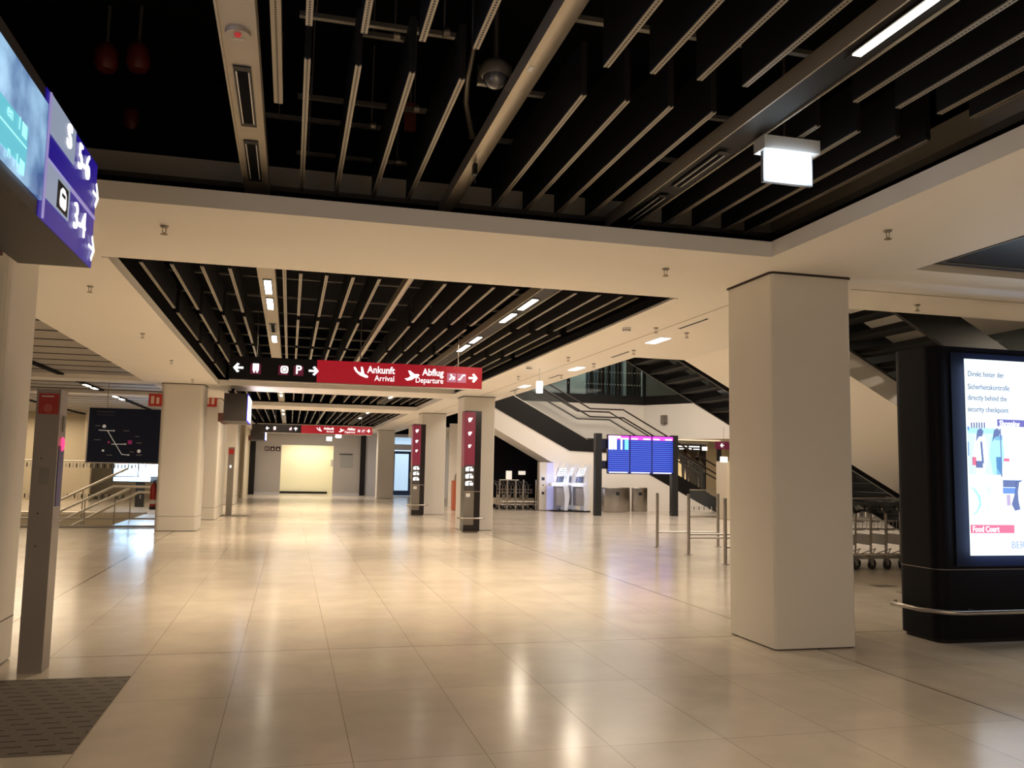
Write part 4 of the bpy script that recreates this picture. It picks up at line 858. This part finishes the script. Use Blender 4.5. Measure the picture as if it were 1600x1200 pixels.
# ================================================================== STAIRS
SL = .535
M_tread = mat('tread_black', (.006, .006, .007), .6, spec=.2)
def open_stair(x0, z0, x1, y0, y1, name_lab, thk=.5, tread=.32):
    """x0,z0 = underside start; goes down to x1"""
    t = thing('staircase', name_lab, 'staircase', (x1, (y0+y1)/2, 0), 'black steel staircases')
    z1 = z0-SL*(x1-x0)
    for y in (y0, y1-.06):
        MB().prism([(x0, z0), (x1, z1), (x1, z1+thk), (x0, z0+thk)], 'y', y, y+.06).build('stringer', M_blk, t)
    n = int((x1-x0)/tread)
    b = MB()
    for i in range(n):
        x = x0+tread*i; z = z0-SL*(x-x0)
        b.box((x-.04, y0+.06, z+.02), (x+tread*.885, y1-.06, z+.09))
    b.build('treads', M_tread, t)
    for y in (y0+.03, y1-.03):
        MB().tube([(x0, y, z0+thk+.95), (x1, y, z1+thk+.95)], .025).build('handrail', M_blk, t)
        MB().prism([(x0, z0+thk), (x1, z1+thk), (x1, z1+thk+.85), (x0, z0+thk+.85)], 'y', y, y+.012).build('glass_balustrade', M_glass, t)
    return t
open_stair(6.0, 3.345+.535*1.43, 13.4, 8.82, 10.36, 'black open stair descending behind the advertising pillar')
open_stair(5.0, 3.50+.535*1.48, 13.2, 13.62, 15.28, 'black open stair seen from below in the middle ceiling void')
# white clad escalator between them
t = thing('escalator_cladding', 'white clad underside of an escalator descending right of the large column', 'escalator', (9, 12, 0))
zz = lambda x: 3.53-.528*(x-6.48)
MB().prism([(6.48, 3.53), (13.0, zz(13.0)), (13.15, 0), (13.15, .8), (6.48, 4.05)], 'y', 10.42, 13.53).build('cladding', M_white, t)
for y in (10.5, 13.4): MB().tube([(6.5, y, 4.95), (13.2, y, 1.5)], .03).build('handrail', M_rubber, t); MB().prism([(6.5, 4.05), (13.15, .8), (13.15, 1.5), (6.5, 4.9)], 'y', y, y+.015).build('glass_balustrade', M_glass, t)

# far stair with landing
t = thing('staircase', 'long black and white stair with glass balustrade behind kiosks and flight board', 'staircase', (13, 34.5, 0), 'black steel staircases')
Y0, Y1 = 33.5+.6, 35.6
Y0 = 33.9
k = Y0/33.5
def X_(x): return x*k
def Z_(z): return 1.6+(z-1.6)*k
top = [(6.0, 5.95), (11.75, 2.887), (13.2, 2.885), (17.9, .38)]
bot = [(17.5, 0.0), (12.8, 2.37), (11.0, 2.42), (6.0, 5.02)]
outl = [(X_(a), max(0, Z_(b_))) for a, b_ in top+[(17.9, .05)]+bot]
MB().prism(outl, 'y', Y0, Y0+.08).build('stringer', M_blk, t)
MB().prism(outl, 'y', Y1-.08, Y1).build('stringer', M_blk, t)
b = MB()
for i in range(40):
    x = 6.2+.29*i
    if x > 17.6: break
    z = (5.95-.533*(x-6.0)) if x < 11.75 else (2.887 if x < 13.2 else 2.887-.533*(x-13.2))
    b.box((X_(x), Y0+.08, Z_(z)-.16), (X_(x)+.3, Y1-.08, Z_(z)-.1))
b.build('treads', M_blk, t)
wl = [(6.0, 5.02), (11.0, 2.42), (12.8, 2.37), (17.4, .02), (17.4, -.2), (10.3, -.2), (10.3, 1.94), (10.2, 1.96), (6.0, 4.25)]
MB().prism([(X_(a), max(0.0, Z_(b_))) for a, b_ in wl], 'y', Y0+.03, Y1-.03).build('white_cladding', M_white, t)
MB().prism([(X_(a), Z_(b_)) for a, b_ in [(6.0, 5.95), (11.75, 2.92), (13.2, 2.92), (17.0, .9), (17.0, 1.9), (13.2, 3.95), (11.75, 3.95), (6.0, 7.0)]], 'y', Y0+.02, Y0+.035).build('glass_balustrade', M_glass, t)
MB().prism([(X_(a), Z_(b_)) for a, b_ in [(6.0, 5.95), (11.75, 2.92), (13.2, 2.92), (17.0, .9), (17.0, 1.9), (13.2, 3.95), (11.75, 3.95), (6.0, 7.0)]], 'y', Y1-.035, Y1-.02).build('glass_balustrade', M_glass, t)
M_rail = mat('handrail_dark', (.02, .013, .01), .4)
for y in (Y0, Y1-.05):
    for dz in (1.28, .95):
        MB().tube([(X_(a), y, Z_(b_)) for a, b_ in [(6.0, 5.95+dz), (11.85, 2.887+dz), (13.3, 2.885+dz), (17.6, .6+dz)]], .033, 8).build('handrail', M_rail, t)
MB().prism([(X_(a), Z_(b_)) for a, b_ in [(6.0, 5.99), (11.75, 2.915), (11.75, 2.885), (6.0, 5.95)]], 'y', Y0-.01, Y0).build('glass_channel', mat('channel_steel', (.6, .57, .5), .3, metal=.8), t)
area('stair_light', (12, 32.5, 5.5), 105, 5, 2, WARM2)
# second flight behind, with people
t = thing('escalator', 'dark escalator beyond the far stair carrying two people', 'escalator', (16, 37.4, 0))
b = MB()
for i in range(20): b.box((19.9-.35*(i+1), 36.9, max(0, .17*(i+1)-.26)), (19.9-.35*i, 37.9, .17*(i+1)))
b.build('steps', M_tread, t)
MB().tube([(13.4, 36.85, 4.2), (19.9, 36.85, 1.05)], .03).build('handrail', M_rubber, t)
def person(x, y, z, coat, lab, lean=0, bag=False):
    t = thing('person', lab, 'person', (x, y, z))
    H = 1.72
    def skin(verts, edges, rad, m, nm, lev=1):
        me = bpy.data.meshes.new(nm); me.from_pydata([Vector(v) for v in verts], edges, [])
        o = bpy.data.objects.new('tmp', me); COL.objects.link(o)
        md = o.modifiers.new('s', 'SKIN'); sb = o.modifiers.new('u', 'SUBSURF'); sb.levels = lev; sb.render_levels = lev
        for v, r in zip(me.skin_vertices[0].data, rad): v.radius = (r, r) if not isinstance(r, tuple) else r
        me.skin_vertices[0].data[0].use_root = True
        dg = bpy.context.evaluated_depsgraph_get(); out = bpy.data.meshes.new_from_object(o.evaluated_get(dg)); bpy.data.objects.remove(o)
        out.name = nm; out.materials.clear(); out.materials.append(m)
        for p_ in out.polygons: p_.use_smooth = True
        q = bpy.data.objects.new(nm, out); COL.objects.link(q); q.parent = t; return q
    L = lean
    V = [(0,0,.95),(L*.3,0,1.15),(L*.6,0,1.38),(L*.8,0,1.50),(L,0,1.60),(L*1.1,0,1.70),
         (-.09,0,.90),(-.10,-.02,.48),(-.10,.0,.08),(-.10,-.14,.04),(.09,0,.90),(.10,-.04,.48),(.10,.02,.08),(.10,-.12,.04),
         (L*.6-.19,0,1.38),(L*.6-.24,.0,1.10),(L*.6-.20,-.16,.92),(L*.6-.18,-.22,.88),(L*.6+.19,0,1.38),(L*.6+.26,-.03,1.10),(L*.6+.22,-.20,.98),(L*.6+.20,-.27,.95)]
    E_ = [(0,1),(1,2),(2,3),(3,4),(4,5),(0,6),(6,7),(7,8),(8,9),(0,10),(10,11),(11,12),(12,13),(2,14),(14,15),(15,16),(16,17),(2,18),(18,19),(19,20),(20,21)]
    Rr = [(.17,.12),(.16,.12),(.17,.12),.055,.085,.07,.10,.07,.05,.04,.10,.07,.05,.04,.07,.05,.04,.03,.07,.05,.04,.03]
    skin(V, E_, Rr, coat, 'body', 2)
    MB().lathe((L, 0, 1.60), [(.09, -.02), (.115, .04), (.10, .11), (.03, .145)], 16).build('hair', mat('hair_dark', (.03, .02, .015), .6), t).location = (0, 0, 0)
    return t
for o_, (x, y, z, c, lab, ln) in enumerate([(18.65, 37.4, .68, mat('coat_olive', (.07, .055, .035), .7), 'person in a dark olive coat standing right on the far escalator', -.05), (17.95, 37.4, 1.02, mat('coat_maroon', (.10, .045, .04), .7), 'person in a dark reddish jacket standing left on the far escalator', .04)]):
    tt = person(x, y, z, c, lab, ln)
    for ch in kids(tt):
        if ch.name.startswith('hair'):
            for v in ch.data.vertices: v.co += Vector((x, y, z))

# low glass fence with dots along the stair foot
def dotted_glass(p, q, h, lab, zr=(.5,), rail=True, n=None):
    p = Vector((*p, 0)); q = Vector((*q, 0)); d = (q-p); L = d.length; d.normalize(); nn = Vector((-d.y, d.x, 0))*.008
    t = thing('glass_balustrade', lab, 'balustrade', tuple((p+q)/2), 'glass balustrades')
    Zv = Vector((0, 0, 1))
    MB().add([p-nn+Zv*.06, q-nn+Zv*.06, q+nn+Zv*.06, p+nn+Zv*.06, p-nn+Zv*h, q-nn+Zv*h, q+nn+Zv*h, p+nn+Zv*h], [(0,3,2,1),(4,5,6,7),(0,1,5,4),(1,2,6,5),(2,3,7,6),(3,0,4,7)]).build('pane', M_glass, t)
    MB().tube([p+Zv*.03, q+Zv*.03], .03, 6).build('base_rail', M_steel, t)
    if rail: MB().tube([p+Zv*h, q+Zv*h], .02, 8).build('top_rail', M_steel, t)
    b1, b2 = MB(), MB(); c = int(L/.2)
    for z in zr:
        for i in range(c):
            a = p+d*(.05+.2*i)
            for bb_, off in ((b1, 0), (b2, .1)):
                u = a+d*off; bb_.add([u-nn*1.6+Zv*z, u+d*.035-nn*1.6+Zv*z, u+d*.035-nn*1.6+Zv*(z+.13), u-nn*1.6+Zv*(z+.13)], [(0,1,2,3)])
    b1.build('safety_marks_white', mat('mark_white', (.5, .47, .42), .5), t); b2.build('safety_marks_black', M_txt, t)
    return t
dotted_glass((14.2, 29.2), (17.6, 29.2), 1.0, 'low glass fence with dark marks in front of the stair foot', (.27,))
dotted_glass((11.0, 18.5), (16.5, 18.5), 1.1, 'glass fence with dark marks behind the luggage carts right of the column', (.62,), True)

# far hall signs right
t = thing('hanging_hall_sign', 'black hanging sign with white lines of lettering beyond the stair', 'sign', (21.9, 45, 2.85))
MB().box((20.6, 44.8, 2.86), (22.8, 44.9, 3.2)).build('panel', M_signblk, t)
for xa, xb, za, zb_ in ((21.05, 21.62, 3.06, 3.13), (21.75, 22.4, 3.06, 3.13), (21.15, 21.55, 2.93, 2.98), (21.7, 21.9, 2.93, 3.0), (22.02, 22.4, 2.93, 2.98)): MB().box((xa, 44.79, za), (xb, 44.8, zb_)).build('lettering', M_w, t)
MB().tube([(20.9, 44.85, 3.2), (20.9, 44.85, 3.25)], .02).tube([(22.6, 44.85, 3.2), (22.6, 44.85, 3.25)], .02).build('hanger_rod', M_steeldk, t)
for (px, py, Y, lab) in ((1101, 701, 40, 'small lit white box sign at the end of the black hall sign'), (1131, 718, 27, 'lit white box sign peeping past the large right column')):
    p = atY(px, py, Y); t = thing('escape_sign', lab, 'sign', (p.x, p.y, p.z), 'small lit escape signs')
    s = .0062*Y*.12
    MB().box((p.x-.13, Y-.02, p.z-.09), (p.x+.13, Y+.02, p.z+.09)).build('lit_panel', mat('lit_warm', (1, 1, 1), .5, emit=(1, .95, .82), es=2.5), t); MB().tube([(p.x, Y, p.z+.09), (p.x, Y, 3.2)], .006).build('rod', M_steel, t)
p = atY(1126, 696, 30)
t = thing('red_direction_sign', 'dark red sign with white mark beside the large right column', 'sign', (p.x, 30, 0))
MB().box((p.x-.20, 30, 2.53), (p.x+.4, 30.08, 2.83)).build('panel', M_maroon, t); poly(flip(ARROW), (p.x+.06, 29.99, 2.68), .16, M_w, t, 'arrow'); MB().box((p.x-.12, 30.02, 2.05), (p.x+.04, 30.1, 2.53)).build('post', M_blk, t)
# wall plate on atrium wall
p = atY(1039, 655, 35)
t = thing('wall_plate', 'small grey rectangular plate on the white atrium wall', 'plate', (p.x, p.y, p.z)); 
MB().box((p.x-.1, p.y-.02, p.z-.18), (p.x+.1, p.y+.25, p.z+.18)).build('plate', M_steeldk, t)

# ================================================================== LEFT: fire post, mat, far posts
t = thing('steel_fire_post', 'brushed steel post with red alarm panel at the left front', 'post', (-1.83, 7.5, 0))
MB().box((-1.925, 7.40, 0), (-1.755, 7.62, 2.16)).build('shaft', mat('post_steel', (.34, .30, .27), .38, metal=.35, noise=.1, nscale=2), t)
g = MB().box((-1.905, 7.385, 1.965), (-1.765, 7.40, 2.125)).build('alarm_panel', M_fire, t)
MB().tube([(-1.835, 7.386, 2.01), (-1.835, 7.378, 2.01)], .032, 16).build('alarm_button', mat('button', (.55, .12, .10), .4), g)
MB().box((-1.885, 7.382, 2.098), (-1.80, 7.385, 2.106)).build('lettering', M_wpaint, g)
MB().lathe((-1.748, 7.52, 1.735), [(.004, -.055), (.014, -.04), (.018, 0), (.014, .04), (.004, .055)], 12).build('red_lamp', mat('lamp_pink', (.8, .05, .2), .3, emit=(1, .05, .18), es=1.6), t)
MB().lathe((-1.748, 7.52, 1.90), [(.004, -.07), (.012, -.03), (.012, .05), (.004, .06)], 12).build('clear_lamp', mat('lamp_clear', (.5, .48, .45), .2), t)
MB().box((-1.87, 7.397, 1.42), (-1.80, 7.40, 1.55)).build('service_flap', M_steeldk, t)
MB().box((-1.757, 7.44, 1.25), (-1.750, 7.58, 1.72)).build('side_label', mat('side_blue', (.06, .04, .2), .4), t)
for z in (1.62, 1.2, .95): MB().sphere((-1.86, 7.398, z), .006, 8, 4).build('screw', M_txt, t)
t = thing('floor_grating', 'dark grey slotted floor mat in the lower left corner', 'floor mat', (-1.8, 6.2, 0)); MB().box((-3.2, 5.37, 0), (-1.09, 7.18, .006)).build('mat', grate_mat(), t)
t = thing('floor_grating', 'distant grey floor mat under the farther steel post', 'floor mat', (-1.9, 28.9, 0)); MB().box((-2.0, 28.3, 0), (-1.12, 29.3, .006)).build('mat', grate_mat(), t)
t = thing('steel_fire_post', 'farther slim steel post with red panel beside the left pier', 'post', (-1.83, 29, 0))
MB().box((-1.90, 28.9, 0), (-1.72, 29.1, 2.15)).build('shaft', M_steeldk, t); MB().box((-1.89, 28.88, 1.93), (-1.73, 28.9, 2.1)).build('alarm_panel', M_fire, t); MB().box((-1.84, 28.88, 1.5), (-1.79, 28.9, 1.58)).build('white_sticker', M_w, t)
# fire sign boards
for (px, py, Y, s, lab) in ((243, 625, 22.05, .30, 'red fire equipment sign at the left edge of the left column'), (329, 626, 26.5, .36, 'red fire equipment sign on the pier behind the left column'), (784, 684, 36.4, .35, 'red fire sign on the white wall beside the middle column')):
    p = atY(px, py, Y); t = thing('fire_sign', lab, 'sign', (p.x, p.y, p.z), 'red fire signs')
    MB().box((p.x-s/2, Y-.03, p.z-s/2), (p.x+s/2, Y, p.z+s/2)).build('board', M_fire, t)
    MB().box((p.x-s*.32, Y-.035, p.z-s*.3), (p.x-s*.08, Y-.03, p.z+s*.3)).box((p.x+s*.08, Y-.035, p.z-s*.3), (p.x+s*.3, Y-.03, p.z+s*.2)).build('pictogram', mat('sign_pale', (.7, .5, .42), .4), t)
t = thing('fire_extinguisher', 'red fire extinguisher mounted at the left edge of the left column', 'fire extinguisher', (-3.16, 22.6, .5))
MB().lathe((-3.16, 22.6, .56), [(.075, 0), (.085, .03), (.085, .46), (.05, .54), (.025, .57)], 18).build('cylinder', M_fire, t)
MB().tube([(-3.16, 22.6, 1.12), (-3.16, 22.6, 1.18)], .02).tube([(-3.16, 22.6, 1.17), (-3.07, 22.55, 1.2)], .012).build('valve', M_txt, t)
MB().tube([(-3.14, 22.55, 1.15), (-3.08, 22.48, .95), (-3.09, 22.5, .7)], .012).build('hose', M_rubber, t)
MB().lathe((-3.16, 22.6, .62), [(.087, 0), (.087, .10)], 18).build('white_label', M_wpaint, t); MB().lathe((-3.16, 22.6, .48), [(.088, 0), (.088, .08)], 18).build('black_holder', M_txt, t)
# stickers on columns
t = thing('red_sticker', 'small brown-red plate on the front of the middle column', 'plate', (4.33, 22.4, 1.9))
MB().box((4.42, 22.40, 1.80), (4.50, 22.42, 1.98)).build('plate', mat('plate_brown', (.25, .09, .03), .5), t)

# map board and screens on left
t = thing('map_board', 'dark blue hanging map board with white route lines left of the left column', 'sign', (-4.1, 24, 1.6))
MB().box((-5.0, 24.0, 1.6), (-2.9, 24.15, 2.985)).build('panel', mat('map_navy', (.006, .014, .05), .45, spec=.3), t)
MB().box((-5.03, 23.99, 1.57), (-2.9, 24.16, 1.60)).box((-5.03, 23.99, 1.57), (-5.0, 24.16, 2.99)).build('frame', M_steel, t)
MB().tube([(-4.6, 24.07, 2.98), (-4.6, 24.07, 3.9)], .01).tube([(-3.3, 24.07, 2.98), (-3.3, 24.07, 3.9)], .01).build('hanger_rod', M_steel, t)
def mp(px, py): p = atY(px, py, 23.995); return (p.x, p.z)
M_route = mat('route_white', (.75, .73, .7), .5, emit=(.6, .58, .55), es=.25)
def route(pts, wd=.018):
    b = MB()
    for a, c in zip(pts[:-1], pts[1:]):
        b.quadbar((a[0], 23.995, a[1]), (c[0], 23.995, c[1]), wd, .008)
    return b
route([mp(154, 672), mp(176, 673)]).build('route_line', M_route, t); route([mp(168, 673), mp(190, 710), mp(200, 711)]).build('route_line', M_route, t); route([mp(174, 694), mp(195, 694)]).build('route_line', M_route, t)
for (px, py) in ((178, 673), (196, 694), (201, 711)):
    q = mp(px, py); poly([(-.4, .5), (.5, 0), (-.4, -.5), (-.1, 0)], (q[0], 23.99, q[1]), .06, M_route, t, 'route_arrow')
for (px, py, s) in ((163, 666, .045), (217, 705, .045), (161, 704, .03)):
    q = mp(px, py); poly([(math.cos(2*PI*i/14), math.sin(2*PI*i/14)) for i in range(14)], (q[0], 23.99, q[1]), s, M_route, t, 'station_dot')
for (px, py, s) in ((170, 691, .055), (203, 691, .10)):
    q = mp(px, py); MB().box((q[0]-s/2, 23.985, q[1]-s/2), (q[0]+s/2, 23.995, q[1]+s/2)).build('magenta_field', mat('map_magenta', (.30, .02, .10), .4, emit=(.2, .01, .07), es=.4), t)
for (px, py, L_) in ((149, 665, .12), (193, 673, .14), (147, 687, .15), (211, 682, .10), (213, 692, .13), (203, 706, .09), (213, 711, .13), (166, 711, .14)):
    q = mp(px, py); MB().box((q[0], 23.99, q[1]-.008), (q[0]+L_, 23.995, q[1]+.008)).build('caption', mat('caption_grey', (.4, .4, .42), .5), t)
for z, L_, s in ((2.87, .42, .03), (2.80, .42, .018)): MB().box((-4.82, 23.99, z), (-4.82+L_, 23.995, z+s)).build('title', mat('title_dim', (.06, .07, .12), .5), t)
t = thing('advertising_screens', 'bright white and pale blue advertising screen below the map board', 'screen', (-5.2, 34, .9))
MB().box((-6.2, 34.02, .90), (-4.3, 34.1, 1.70)).build('case', M_blk, t)
MB().box((-6.15, 34.0, 1.12), (-5.35, 34.02, 1.66)).build('screen', mat('scr_blue', (.5, .7, .9), .4, emit=(.45, .70, 1), es=1.3), t)
MB().box((-5.30, 34.0, 1.12), (-4.35, 34.02, 1.66)).build('screen', mat('scr_w', (.9, .95, 1), .4, emit=(.95, .97, 1), es=2.0), t)
MB().box((-6.15, 34.0, .93), (-4.9, 34.02, 1.08)).build('lower_screen', mat('scr_cyan', (.6, .9, 1), .4, emit=(.50, .82, 1), es=1.4), t)
text('TOP', .10, (-5.6, 33.99, 1.0), mat('scr_text', (.1, .3, .45), .5), t, ext=.001)
MB().box((-5.9, 33.99, 1.18), (-5.78, 34.0, 1.5)).box((-5.6, 33.99, 1.2), (-5.5, 34.0, 1.5)).box((-5.7, 33.99, 1.3), (-5.62, 34.0, 1.55)).build('picture_shapes', mat('scr_shape', (.15, .2, .15), .5), t)
MB().box((-5.4, 34.1, 0), (-5.1, 34.3, .9)).build('stand', M_blk, t)
area('ad_screen_glow', (-5.2, 33.9, 1.3), 40, 1.6, .7, (.6, .78, 1), (PI/2, 0, 0))
# stairwell rails
dotted_glass((-13, 23.3), (-3.1, 23.3), .22, 'glass balustrade with white rail in front of the left stairwell', ())
dotted_glass((-13, 29.6), (-4.3, 29.6), 1.62, 'tall glass balustrade with rows of marks behind the left stairwell', (.47, 1.42))
t = thing('stairwell_handrails', 'steel handrails slanting down into the stairwell on the left', 'handrail', (-5.5, 26, 0))
M_wsteel = mat('bright_handrail', (.80, .74, .64), .4, metal=.3)
def rl(Y, pts): return MB().tube([atY(px, py, Y) for px, py in pts], .034, 8)
rl(28.2, [(60, 797), (178, 742), (200, 732)]).build('rail', M_wsteel, t); rl(26.6, [(60, 815), (178, 760), (240, 761)]).build('rail', M_wsteel, t)
rl(26.6, [(60, 831), (203, 763)]).build('rail', M_wsteel, t); rl(25, [(60, 848), (217, 769), (240, 769)]).build('rail', M_wsteel, t)
for (px, py, Y) in ((130, 765, 28.2), (133, 781, 26.6), (205, 761, 26.6), (180, 779, 25)):
    p = atY(px, py, Y); MB().tube([p, (p.x, p.y, -.6)], .014, 6).build('rail_post', M_steeldk, t)
t = thing('stairwell_steps', 'grey steps leading down into the stairwell on the left', 'steps', (-6, 27.5, -2))
b = MB()
for i in range(14): b.box((-4.6-.3*(i+1), 25.4, -.17*(i+2)-1.2), (-4.6-.3*i, 26.3, -.17*(i+1)))
b.build('treads', M_greyl, t)

# far-wall fittings
t = thing('toilet_sign', 'three dark toilet pictogram tiles on the far grey wall', 'sign', (-1.05, YW, 2.6))
for i in range(3):
    x = -1.38+.30*i
    g = MB().box((x, YW-.03, 2.40), (x+.25, YW, 2.65)).build('tile', mat('tile_maroon', (.05, .012, .015), .4), t)
    if i == 0: MB().box((x+.05, YW-.035, 2.45), (x+.09, YW-.03, 2.6)).box((x+.15, YW-.035, 2.45), (x+.19, YW-.03, 2.6)).build('pictogram', M_wpaint, g)
    else: poly([(-.3, -.4), (.3, -.4), (.4, 0), (.1, .1), (0, .5), (-.1, .1), (-.4, -.1)], (x+.125, YW-.031, 2.52), .15, M_wpaint, g, 'pictogram')
t = thing('notice_board', 'pale notice with small print on the right grey far panel', 'notice', (3.1, YW, 2))
MB().box((2.75, YW-.03, 1.55), (3.45, YW-.022, 2.25)).build('sheet', mat('notice_grey', (.34, .34, .33), .5), t); MB().box((2.7, YW-.04, 2.28), (3.45, YW-.022, 2.33)).build('heading', M_txt, t)
t = thing('switch_box', 'upper grey box on the cream recess wall', 'box', (2.45, YW+1, 1.9)); MB().box((2.33, YW+1.6, 1.6), (2.5, YW+1.9, 2.0)).build('case', M_grey, t)
t = thing('red_cabinet', 'brick red rounded unit glimpsed left of the middle column', 'cabinet', (6.3, 33, 0))
MB().rbox(6.15, 6.9, 33.0, 33.6, .02, 1.15, .12).build('body', mat('brick_red', (.42, .10, .05), .5), t); MB().lathe((6.52, 33.3, 1.15), [(.3, 0), (.28, .2), (.18, .36), (.05, .42)], 18).build('domed_top', mat('dome_olive', (.20, .17, .12), .5), t)
t = thing('information_board', 'narrow poster board beside the middle column, behind it', 'board', (8.05, 35.5, 0)); MB().box((7.95, 36.3, .3), (8.2, 36.36, 1.75)).build('poster', M_grey, t); MB().box((7.98, 36.28, 1.3), (8.15, 36.3, 1.6)).build('dark_mark', M_txt, t)
for (x, y, lab) in ((8.55, 11.2, 'nearer dark floor slot right of the large column'), (8.45, 10.5, 'dark floor slot closest to the advertising pillar')):
    t = thing('floor_cover', lab, 'floor cover', (x, y, 0), 'dark floor covers'); MB().box((x-.16, y-.1, 0), (x+.16, y+.1, .004)).build('plate', mat('cover', (.10, .08, .06), .6), t)
